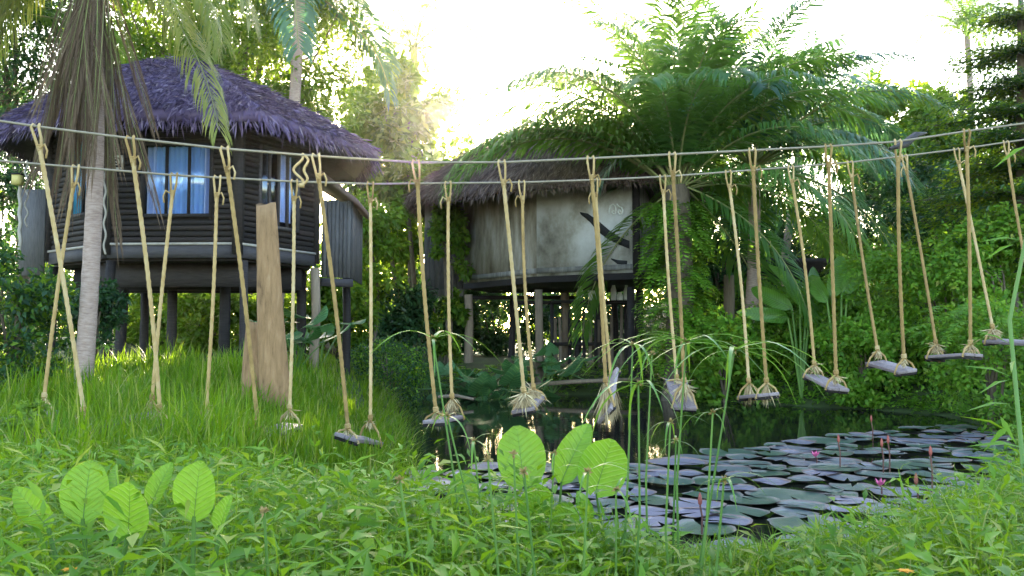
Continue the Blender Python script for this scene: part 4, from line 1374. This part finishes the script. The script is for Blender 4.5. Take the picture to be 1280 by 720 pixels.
def tassel(root, c, n, L, spread_, down=(0, 0, -1)):
    mb = MB()
    P = c + rng.normal(0, .014, (n, 3))
    D = unit(np.array(down) + rng.normal(0, spread_, (n, 3)))
    leaves(mb, P, D, rng.normal(0, 1, (n, 3)), rng.uniform(.55, 1.1, n) * L, .011, droop=.12, wide=.55)
    o = mb.build('tassel', 'straw', root)
    tag(o, kind='stuff')


def hang(root, top, bot, R0, fray):
    """loop over the line, knot, thick twisted rope and the lower knot"""
    top, bot = np.array(top), np.array(bot)
    ax = unit(bot - top)
    ln = np.linalg.norm(bot - top)
    j = top + ax * 0.2
    n = int((ln - .17) / .028)
    t = np.linspace(0, 1, n)[:, None]
    bow = np.sin(t * math.pi) * np.array([rng.uniform(-.03, .03), rng.uniform(-.03, .03), 0])
    MB().tube(j - ax * .03 + (bot - j + ax * .03) * t + bow, R0, 9, twist=(.13, 75)).build('rope', 'rope', root, smooth=True)
    mb = MB()
    for sg in (-1, 1):
        o = np.array([sg * .035, 0, 0])
        mb.tube([top + [sg * .012, .016, .004], top + [sg * .03, .0, .022], top + o + [0, -.018, -.01], top + o * .8 + ax * .1, j + ax * .06 + o * .25], R0 * .62, 6)
    mb.build('loop', 'rope', root, smooth=True)
    coil(MB(), j - ax * .03, ax, R0 * .98, 3.5, R0 * .75, R0 * .4).build('knot', 'rope', root, smooth=True)
    # loose rope tail at the upper knot
    s = rng.choice([-1, 1])
    MB().tube([j + [s * .02, -.02, 0], j + [s * .06, -.03, .03], j + [s * .085, -.03, -.03], j + [s * .075, -.03, -.1]], [R0 * .5, R0 * .5, R0 * .45, R0 * .5], 6).build('rope_tail', 'rope', root, smooth=True)
    coil(MB(), bot - ax * .05, ax, R0 * 1.15, 3, R0 * .8, R0 * .5).build('knot', 'rope', root, smooth=True)
    if fray:
        tassel(root, bot + ax * .02, *fray)


SEATS = []
SWL = ['swing buried in tall grass, nearest the left edge', 'swing deep in the grass between the coconut palm and the next ropes', 'swing in the grass left of the tall timber post',
       'swing in the grass whose front rope hangs just before the tall timber post', 'swing with a small tilted seat at the grassy water edge', 'swing with a pale tilted seat over dark water, first clear of the grass',
       'swing with two thick frayed knots close together over dark water', 'swing with one long straw tassel and a steep seat', 'swing with a pale plank seat tipped forward beside the sedge',
       'swing hanging low with a dim seat just above the dark water', 'swing with a worn plank seat before the ferny bank, right of the ochre stone', 'swing with a wide plank seat high over the short bank grass',
       'swing with a long thin seat right of the wide plank seat', 'swing with frayed knots near the right edge of the bank', 'last swing at the right edge, mostly out of sight']
for k in range(15):
    ft = FTP[k] if k < 14 else None
    if k == 14:
        ft = FTP[-1] + (FTP[-1] - FTP[-2])
    rt = RTP[k]
    fpx = FT[k][0] if k < 14 else 1370
    m = (front_Y(fpx) + rear_Y(RT[k][0])) / 2
    rb = at(*RB[k], m + .26)
    if k == 0:
        fb = at(-15, 515, m - .26)
    elif k == 14:
        fb = at(1362, 402, m - .26)
    else:
        fb = at(*FB[k], m - .26)
    c = (fb + rb) / 2
    d = unit(rb - fb)
    ext = .07
    drop = .15
    a, b = fb - d * ext - [0, 0, drop], rb + d * ext - [0, 0, drop]
    dz = {5: .07, 8: -.13, 7: -.2, 6: -.04, 4: .08}.get(k, rng.uniform(-.03, .03))
    a, b = a + [0, 0, dz], b - [0, 0, dz]
    d = unit(b - a)
    s = unit(np.cross(d, [0, 0, 1]))
    roll = {7: .9, 4: -.25, 6: .2, 11: .12}.get(k, rng.uniform(-.12, .12))
    up = np.cross(s, d)
    s2 = s * math.cos(roll) + up * math.sin(roll)
    up2 = np.cross(s2, d)
    mid = (a + b) / 2
    SEATS.append(mid)
    root = empty('rope_swing', mid, SWL[k], 'swing', 'rope swings along the pond')
    fray = {5: (90, .16, .35), 6: (260, .22, .5), 7: (420, .42, .13), 8: (220, .2, .4), 9: (60, .25, .2), 10: (60, .12, .5), 11: (60, .1, .5), 12: (120, .14, .7), 13: (160, .16, .6)}.get(k, (40, .1, .5))
    hang(root, ft, fb, .0195, fray)
    hang(root, rt, rb, .018, fray)
    Lh, Wh, Th = np.linalg.norm(b - a) / 2, .125, .019
    # two planks and two battens, edges eased
    for sg, nm in ((-1, 'seat_plank'), (1, 'seat_plank')):
        mb = MB()
        cc = mid + s2 * sg * Wh * .5
        mb.box(cc, (Wh * .96, 2 * Lh * rng.uniform(.97, 1.02), 2 * Th), 0, np.stack([s2, d, up2], 1))
        o = mb.build(nm, 'seat', root)
        bv = o.modifiers.new('bevel', 'BEVEL')
        bv.width = .006
        bv.segments = 2
    for e_, q in ((a, fb), (b, rb)):
        ee = mid + (e_ - mid) * .84
        MB().box(ee - up2 * (Th + .016), (2 * Wh, .05, .03), 0, np.stack([s2, d, up2], 1)).build('batten', 'wood_dark', root)
        mb = MB()
        for sg in (-1, 1):
            mb.tube([q, q * .5 + (ee + s2 * sg * Wh) * .5 + s2 * sg * .03, ee + s2 * sg * (Wh + .012) - up2 * .02, ee + s2 * sg * .05 - up2 * .05], .012, 6)
        mb.build('sling', 'rope', root, smooth=True)

# extra hanging hank of rope at the fourth knot, and the driftwood spar tied at the right
h = FTP[4] + [-.13, 0, 0]
mb = MB()
t = np.linspace(0, 1, 24)
for s in (-1, 1):
    mb.tube(np.stack([h[0] + s * .05 * np.sin(t * 3.1) + .03 * np.sin(t * 9), h[1] - .02 + 0 * t, h[2] + .02 - .3 * t], 1), .013, 6)
mb.box(h + [0, -.02, -.29], (.05, .04, .04))
tag(mb.build('rope_hank', 'rope', org=h, smooth=True), 'loose hank of rope hung over the front line before the hut eave', 'rope')
a, b = at(1112, 186, 9.55), at(1158, 166, 10.3)
o = MB().tube([a, a * .6 + b * .4 + [0, 0, -.02], a * .3 + b * .7 + [0, 0, .03], b], [.015, .05, .04, .01], 7).build('driftwood_spar', 'wood_dark', org=a)
tag(o, 'short dark driftwood spar tied into the ropes near the right end', 'branch')

# ------------------------------------------------------------------ water lilies
PADS = []
for v in range(5):
    r = np.random.default_rng(100 + v)
    n = 26
    th = np.linspace(.14, 2 * math.pi - .14, n)
    mb = MB()
    rows = [0.0, .5, .9, 1.0]
    V = [(0, 0, .004)]
    for q in rows[1:]:
        for tt in th:
            rad = q * (1 + .03 * math.sin(5 * tt + v) + .02 * math.sin(11 * tt + 2 * v))
            zz = .004 + .008 * math.sin(3 * tt + v) * q + (.018 if q == 1.0 else 0) * (.6 + .6 * math.sin(2 * tt + v * 1.3))
            V.append((rad * math.cos(tt), rad * math.sin(tt), zz))
    F3 = [[0, 1 + i, 2 + i] for i in range(n - 1)]
    mb.add(V, F3, 0)
    Fq, Fr = [], []
    for rr_ in range(2):
        o = 1 + rr_ * n
        (Fq if rr_ == 0 else Fr).extend([[o + i, o + i + 1, o + n + i + 1, o + n + i][::-1] for i in range(n - 1)])
    mb.f.append(np.array(Fq)); mb.m.append(np.zeros(len(Fq), int))
    mb.f.append(np.array(Fr)); mb.m.append(np.ones(len(Fr), int))
    PADS.append(mb.mesh('lily_pad', ['pad', 'pad_rim'], smooth=True))
PADXY, tries = [], 0
while len(PADXY) < 200 and tries < 16000:
    tries += 1
    y = 5.7 + (15.2 - 5.7) * random.random() ** 0.9
    x = random.uniform(-1.0, 7.6)
    if pond_sd(np.array([x]), np.array([y]))[0] > -.12:
        continue
    u = (x / y) * FPX + 640
    far = {0: 10.2}.get(0) if u < 800 else 10.2 + (u - 800) / 300 * 3.6
    if y > min(far, 14.6):
        continue
    if u < 610 and y > 9.6:
        continue
    r0 = (random.uniform(.17, .3) if random.random() < .6 else random.uniform(.3, .46)) * (1 if y > 7 else .85)
    if any((x - a) ** 2 + (y - b) ** 2 < (.77 * (r0 + c)) ** 2 for a, b, c in PADXY):
        continue
    PADXY.append((x, y, r0))
PADXY = [p for p in PADXY if random.random() > .1]
def on_water(px, py):
    Yd = 1.5 * FPX / (py - 420)
    return (px - 640) / FPX * Yd, Yd


MARKS = [(*on_water(px, py), nm) for px, py, nm in (
    (1165, 618, 'the tallest closed red bud'), (1147, 640, 'the bud on a leaning stem'), (1112, 588, 'the orange-red bud in mid pond'), (1050, 585, 'the orange opening bud'),
    (1091, 550, 'the small dark bud near the bank'), (1102, 618, 'the pink open lily'), (1021, 580, 'the pale pink lily'), (877, 668, 'the bud among the sedge stems'),
    (700, 640, 'the upright velvetleaf leaves'), (580, 640, 'the small round velvetleaf'), (800, 600, 'the umbrella sedge stems'), (945, 560, 'the low dim swing seat'),
    (1210, 560, 'the bank at the pond end'), (960, 640, 'the front weeds'), (1130, 530, 'the wide plank swing'))]
for i, (x, y, r0) in enumerate(PADXY):
    tilt = (random.uniform(-.012, .012), random.uniform(-.012, .012))
    o = put('lily_pad', PADS[i % 5], (x, y, .012 + .006 * (i % 4)), (tilt[0], tilt[1], random.uniform(0, 6.28)), (r0, r0 * random.uniform(.85, 1.05), .8))
    big = 'large' if r0 > .31 else 'middle-sized' if r0 > .24 else 'small'
    lx, ly, lname = min(MARKS, key=lambda m: (m[0] - x) ** 2 + (m[1] - y) ** 2)
    dx_, dy_ = x - lx, y - ly
    far_ = 'just' if math.hypot(dx_, dy_) < .75 else 'well'
    side = ('right of' if dx_ > 0 else 'left of') if abs(dx_) > abs(dy_) else ('beyond' if dy_ > 0 else 'in front of')
    tag(o, f'{big} round lily pad floating {far_} {side} {lname}', 'lily pad', 'lily pads on the pond')


def bud(label, px, py0, py1, open_=False):
    Yd = 1.5 * FPX / (py1 - 420)
    p, q = at(px, py1, Yd), at(px - 2, py0, Yd)
    root = empty('lily_flower', p, label, 'flower', 'water lily flowers')
    MB().tube([p - [0, 0, .08], (p + q) / 2 + [.01, 0, 0], q - [0, 0, .06]], .008, 6, cap=False).build('stem', 'bud_stem', root, smooth=True)
    n = 10
    th = np.linspace(0, 2 * np.pi, n, endpoint=False)
    if not open_:
        prof = [(.003, -.06), (.014, -.045), (.017, -.02), (.012, .015), (.002, .04)]
        V = [(q[0] + r * math.cos(t), q[1] + r * math.sin(t), q[2] + z) for r, z in prof for t in th]
        F = [[i * n + j, i * n + (j + 1) % n, (i + 1) * n + (j + 1) % n, (i + 1) * n + j] for i in range(4) for j in range(n)]
        MB().add(V, F).build('bud', 'bud', root, smooth=True)
    else:
        for k in range(9):
            az = k * 2.4
            d = np.array([[math.cos(az), math.sin(az), .9 + .4 * (k % 2)]])
            leaves(MB(), np.array([q - [0, 0, .06]]), d, np.array([[0, 0, 1.0]]), .09, .035, hi=True, droop=-.1).build('petal', 'petal', root)


bud('closed red water lily bud standing tall near the bank', 1165, 562, 618)
bud('closed pinkish water lily bud on a leaning stem in front of the tall one', 1147, 597, 640)
bud('closed orange-red lily bud in the middle of the pads', 1112, 548, 588)
bud('dull red lily bud beside the orange-red one', 1104, 552, 590)
bud('orange opening lily bud among the green pads', 1050, 547, 585)
bud('small dark lily bud far off near the bank', 1091, 522, 550)
bud('pink open water lily low on the pads', 1102, 600, 618, True)
bud('pale pink water lily at the far pad edge', 1021, 565, 580, True)
bud('orange-red lily bud rising among the sedge stems', 877, 622, 668)

# ------------------------------------------------------------------ sedges
BR = MB()
# one drooping bract along +X
t = np.linspace(0, 1, 8)
zc = .12 * np.sin(t * 2.2) - .55 * t ** 2.4
V = []
for a_, z_ in zip(t, zc):
    wv = .021 * (1 - a_ ** 2.2) + .002
    V += [(a_, -wv, z_ + .006), (a_, 0, z_), (a_, wv, z_ + .006)]
F = [[i * 3 + j, i * 3 + j + 1, i * 3 + 4 + j, i * 3 + 3 + j] for i in range(7) for j in range(2)]
BRACT = BR.add(V, F).mesh('bract', 'sedge', smooth=True)


def sedge(label, hx, hy, fx_, Yd, spec, r=.0042, foot_y=None):
    head = at(hx, hy, Yd)
    foot = np.array([(fx_ - 640) / FPX * Yd, Yd + .1, 0])
    foot[2] = max(float(ground_z(foot[0], foot[1])), -.05) - .03
    root = empty('umbrella_sedge', foot, label, 'sedge', 'umbrella sedges at the water edge')
    mid = (head + foot) / 2 + [rng.uniform(-.03, .03), 0, 0]
    P = np.array([foot, foot * .5 + mid * .5 + [.0, 0, 0], mid, mid * .5 + head * .5, head])
    MB().tube(P, [r * 1.5, r * 1.4, r * 1.2, r, r * .9], 6, cap=False).build('stem', 'stem', root, smooth=True)
    for az, L, tilt in spec:
        put('bract', BRACT, head, (0, R(tilt), R(az)), (L, L * 1.35, L), root)
    n = 16
    mb = MB()
    D = ball(n, .9) + [0, 0, .4]
    leaves(mb, np.repeat([head], n, 0), D, rng.normal(0, 1, (n, 3)), .02, .01, droop=0)
    mb.build('seed_head', 'head', root)


def bracts(n, L, start=0):
    return [(start + i * 360 / n + rng.uniform(-20, 20), L * rng.uniform(.6, 1.15), rng.uniform(-25, 25)) for i in range(n)]


SED = [('umbrella sedge with its head beside the straw tassel swing', 791, 431, 778, 3.9), ('tall umbrella sedge with long arching bracts before the tipped swing', 858, 427, 852, 3.7),
       ('leaning umbrella sedge with broad arching bracts right of the tipped swing', 918, 438, 862, 3.6), ('umbrella sedge with a low head left of the tipped swing', 798, 480, 790, 3.5),
       ('umbrella sedge with a small head between the taller two', 815, 442, 812, 4.1), ('umbrella sedge with a mid-height head below the tipped seat', 838, 528, 842, 3.6),
       ('umbrella sedge with a drooping pale head over the lily pads', 891, 516, 868, 3.5), ('short umbrella sedge crossing the lily pads', 845, 551, 842, 3.9),
       ('tall umbrella sedge left, bending before the fifth rope', 541, 423, 590, 3.7), ('short umbrella sedge with brown head before the velvetleaf', 642, 568, 672, 3.1),
       ('umbrella sedge with a green head above the small seat', 559, 520, 612, 3.5), ('thin umbrella sedge left of the velvetleaf with sparse bracts', 592, 551, 620, 3.9),
       ('umbrella sedge with a brown head standing behind the velvetleaf leaves', 693, 566, 696, 4.0), ('umbrella sedge low beside the pads with pale tips', 770, 612, 772, 3.4),
       ('thin bare sedge leaning right before the velvetleaf leaves', 655, 590, 700, 2.7), ('thin sedge slanting up through the near weeds left of the pads', 500, 600, 560, 2.6),
       ('slim sedge standing before the small round velvetleaf', 610, 575, 640, 2.8), ('slim upright sedge at the front edge of the pads', 735, 590, 742, 2.9),
       ('slim sedge bending over the front pads', 905, 600, 880, 2.9), ('thin dark sedge in the weeds between the two velvetleaf groups', 330, 640, 345, 2.5),
       ('thin dark umbrella sedge leaning among the velvetleaf leaves at left', 104, 588, 84, 3.0)]
for i, (lab, hx, hy, fx_, Yd) in enumerate(SED):
    big = i in (0, 1, 2, 3, 8)
    sedge(lab, hx, hy, fx_, Yd, bracts(6 if big else 5, .33 if big else (.05 if i in (9, 14, 15, 16, 19, 20) else .17), 10 * i) + ([(0, .42, -6), (180, .42, -6), (200, .34, 0), (-20, .36, 4)] if i in (1, 2) else []))

# bamboo cane leaning in at the right edge
p = np.array([(1282 - 640) / FPX * 4.6, 4.6, .2])
root = empty('bamboo_shoot', p, 'bright green bamboo shoot leaning in at the right edge', 'bamboo')
P = np.array([p, at(1262, 400, 4.7), at(1278, 320, 4.8), at(1300, 200, 4.8)])
MB().tube(P, [.012, .011, .01, .006], 7).build('cane', 'stem', root, smooth=True)
GL = MB()
leaves(GL, np.zeros((1, 3)), np.array([[1.0, 0, .1]]), np.array([[0, 0, 1.0]]), 1.0, .13, hi=True, droop=.25)
GLM = GL.mesh('leaf', 'weed', smooth=True)
for q, L, az, ry in ((at(1290, 180, 4.8), .26, 185, 25), (at(1276, 300, 4.8), .22, 182, -5), (at(1268, 305, 4.8), .2, 190, 20), (at(1262, 470, 4.7), .24, 170, -20), (at(1262, 475, 4.6), .22, 200, 10),
                     (at(1264, 505, 4.6), .26, 188, 0), (at(1266, 530, 4.5), .24, 205, 25), (at(1262, 540, 4.5), .28, 178, -25), (at(1270, 450, 4.5), .2, 230, 10), (at(1280, 560, 4.4), .3, 190, -10),
                     (at(1250, 520, 4.4), .2, 260, 30), (at(1275, 585, 4.3), .26, 172, -18), (at(1258, 565, 4.4), .22, 215, 5), (at(1262, 430, 4.7), .18, 150, -30)):
    put('leaf', GLM, q, (rng.uniform(-.6, .6), R(ry), R(az)), L, root)

# ------------------------------------------------------------------ grass, weeds and ground cover
P = np.concatenate([
    scatter(46000, -9.5, -.6, 5.6, 14.2, lambda x, y, d: (d > .03) & (x > -.62 * y - .6)),
    scatter(4500, -4.2, -1.2, 13.5, 21, lambda x, y, d: (d > .02) & (d < 2.2))])
n = len(P)
tall = np.interp(P[:, 1], [6.5, 9, 13, 20], [.6, .6, .38, .35]) + .14 * np.sin(P[:, 0] * 2.3 + 1) * np.sin(P[:, 1] * 1.9)
sd_ = pond_sd(P[:, 0], P[:, 1])
tall = tall * (.45 + .55 * sst(.1, 2.0, sd_)) * (.95 + .3 * np.sin(P[:, 0] * 5.1 + 2 * np.sin(P[:, 1] * 3.3)) * np.cos(P[:, 1] * 4.7))
mb = MB()
blades(mb, P - [0, 0, .02], (rng.uniform(.4, 1.3, n) * tall), rng.uniform(.01, .024, n), rng.uniform(.05, .7, n), rng.uniform(0, 6.283, n))
Pe = scatter(9000, -4, 1, 5.6, 19, lambda x, y, d: (d > -.3) & (d < .35) & (x < .1))
n = len(Pe)
Pe[:, 2] = np.maximum(Pe[:, 2], -.05)
blades(mb, Pe, rng.uniform(.2, .6, n), rng.uniform(.008, .018, n), rng.uniform(.4, 1.15, n), rng.normal(-.2, 1.0, n))
for q in SEATS[:5] + [gpt(345, 10.3) + [0, 0, .2], gpt(312, 10.6) + [0, 0, .2], gpt(104, 11.2) + [0, 0, .15]]:                                   # rank tufts where the swings hang into the grass
    m_ = 620 if q is not SEATS[4] else 260
    Pt = np.stack([q[0] + rng.normal(0, .38, m_), q[1] + rng.normal(-.25, .32, m_), np.zeros(m_)], 1)
    Pt = Pt[pond_sd(Pt[:, 0], Pt[:, 1]) > .02]
    n = len(Pt)
    Pt[:, 2] = ground_z(Pt[:, 0], Pt[:, 1])
    hmax = q[2] + .22 - Pt[:, 2].mean()
    blades(mb, Pt, rng.uniform(.45, 1.1, n) * hmax, rng.uniform(.01, .022, n), rng.uniform(.05, .5, n), rng.uniform(0, 6.283, n))
tag(mb.build('bank_grass', 'grass'), 'tall green grass on the left bank', 'grass', kind='stuff')
P = np.concatenate([scatter(26000, -4.2, 4.4, 2.0, 6.9, lambda x, y, d: (d > -.05) & (abs(x) < .62 * y + .5)),
                    scatter(13000, 3.0, 10, 6, 15.5, lambda x, y, d: (d > -.02) & (d < 2.6))])
n = len(P)
mb = MB()
blades(mb, P - [0, 0, .02], rng.uniform(.12, .42, n), rng.uniform(.005, .012, n), rng.uniform(.1, .9, n), rng.uniform(0, 6.283, n))
tag(mb.build('shore_grass', 'grass'), 'short grass along the near shore', 'grass', kind='stuff')

# leafy weeds: upright stems with lance leaves, three habits
def weeds(name, label, count, y0, y1, h0, h1, nl, L0, L1, W0, W1, mat, up0, up1):
    P = scatter(count, -4.4, 4.8, y0, y1, lambda x, y, d: (d > .0) & (abs(x) < .6 * y + .4))
    clump = np.sin(P[:, 0] * 3.1 + 1.7 * nl) * np.sin(P[:, 1] * 2.7 + nl) + .6 * np.sin(P[:, 0] * 7.3 + P[:, 1] * 4.1 + nl)
    P = P[rng.random(len(P)) < np.clip(.55 + .5 * clump, .1, 1)]
    n = len(P)
    u = P[:, 0] / P[:, 1]
    H = rng.uniform(h0, h1, n) * np.interp(u, [-.5, -.15, 0, .13, .2, .32, .45, .6], [1.15, 1.15, .98, .66, .45, .55, .9, 1.2]) * np.interp(P[:, 1], [2, 4, 5.2, 7], [1.0, 1.0, .8, .6])
    laz, lean = rng.uniform(0, 6.283, n), rng.uniform(0, .5, n)
    mb = MB()
    blades(mb, P, H, np.full(n, .006), lean, laz, 0, .2)
    for kk in range(nl):
        t = .2 + .8 * kk / (nl - 1)
        az = laz + kk * 2.4 + rng.normal(0, .4, n)
        D = np.stack([np.cos(az), np.sin(az), rng.uniform(up0, up1, n)], 1)
        Q = P + np.stack([np.cos(laz), np.sin(laz), 0 * laz], 1) * (lean * H * t ** 1.2)[:, None] + np.array([0, 0, 1]) * (H * t * .95)[:, None]
        leaves(mb, Q, D, np.tile([0, 0, 1.0], (n, 1)) + rng.normal(0, .3, (n, 3)), rng.uniform(L0, L1, n) * (1.15 - .4 * t), rng.uniform(W0, W1, n), hi=True, droop=.35)
    tag(mb.build(name, mat), label, 'weeds', kind='stuff')


weeds('lance_weeds', 'lance-leaved weeds crowding the near shore', 13000, 1.7, 6.4, .28, .62, 7, .09, .2, .014, .028, 'weed', .2, 1.3)
weeds('broad_weeds', 'broader-leaved weeds mixed into the near shore growth', 5600, 1.7, 6.2, .25, .6, 6, .08, .16, .03, .055, 'weed', .1, .8)
weeds('pale_weeds', 'pale yellow-green weeds scattered in the near growth', 2600, 1.7, 5.4, .35, .72, 8, .06, .13, .012, .022, 'grass', .3, 1.4)
P = scatter(9000, -4.4, 4.8, 1.8, 6.2, lambda x, y, d: (d > .0) & (abs(x) < .6 * y + .4))
n = len(P)
mb = MB()
blades(mb, P, rng.uniform(.3, .72, n) * np.interp(P[:, 0] / P[:, 1], [-.5, -.1, .1, .22, .35, .5], [1.0, .9, .75, .5, .7, 1.1]), rng.uniform(.006, .013, n), rng.uniform(.15, 1.0, n), rng.uniform(0, 6.283, n))
tag(mb.build('near_grass', 'grass'), 'long arching grass blades in the near growth', 'grass', kind='stuff')

# ferny ground cover on the right bank, far shore and under the huts
P = np.concatenate([
    scatter(5200, 4.0, 15, 8.5, 26, lambda x, y, d: (d > .05) & (x < .66 * y + 1) & (x > .16 * y)),
    scatter(900, -4, 8, 20, 25, lambda x, y, d: (d > .05) & (d < 2.2))])
n = len(P)
mb = MB()
ferns(mb, P, rng.uniform(0, 6.283, n), rng.uniform(.3, .7, n), rng.uniform(.5, 1.4, n), rng.uniform(-1.0, .1, n), 8, .24)
tag(mb.build('fern_undergrowth', 'fern'), 'ferny ground cover on the far and right banks', 'ground cover', kind='stuff')
P = scatter(26000, 3.8, 15, 8, 26, lambda x, y, d: (d > .0) & (x < .66 * y + 1) & (x > .14 * y))
n = len(P)
mb = MB()
leaves(mb, P + np.array([0, 0, 1]) * rng.uniform(.02, .5, (n, 1)) ** 1.2, rng.normal(0, 1, (n, 3)) + [0, -.3, 0], rng.normal(0, .4, (n, 3)) + [0, -.3, 1], rng.uniform(.06, .13, n), rng.uniform(.035, .07, n))
tag(mb.build('creeper_undergrowth', 'fern'), 'small-leaved creeper carpeting the right bank', 'ground cover', kind='stuff')

# orange blossoms in the weeds
for px, py, lab in ((88, 714, 'orange blossom in the weeds at the bottom left corner'), (1132, 716, 'orange blossom at the bottom of the right weeds')):
    p = at(px, py, 2.6)
    root = empty('weed_blossom', p, lab, 'flower')
    for k in range(7):
        d = np.array([[math.cos(k * .9), math.sin(k * .9), .5]])
        leaves(MB(), np.array([p]), d, np.array([[0, 0, 1.0]]), .028, .02, hi=True).build('petal', 'orange', root)
    MB().tube([p - [0, 0, .3], p], .003, 5).build('stem', 'stem', root)

# ------------------------------------------------------------------ haze volume added to imitate the flare round the sun
hz = MB().box((0, 320, 6.0), (840, 780, 14.6)).build('haze', 'soil')
hz.data.materials.clear()
hm = bpy.data.materials.new('flare_haze')
hm.use_nodes = True
hm.node_tree.nodes.remove(hm.node_tree.nodes['Principled BSDF'])
pv = hm.node_tree.nodes.new('ShaderNodeVolumePrincipled')
pv.inputs['Color'].default_value = (1.0, 0.97, 0.9, 1)
pv.inputs['Density'].default_value = 0.0003
pv.inputs['Anisotropy'].default_value = 0.88
hm.node_tree.links.new(pv.outputs[0], hm.node_tree.nodes['Material Output'].inputs['Volume'])
hz.data.materials.append(hm)
tag(hz, 'thin haze added to imitate the flare round the sun', 'haze', kind='stuff')
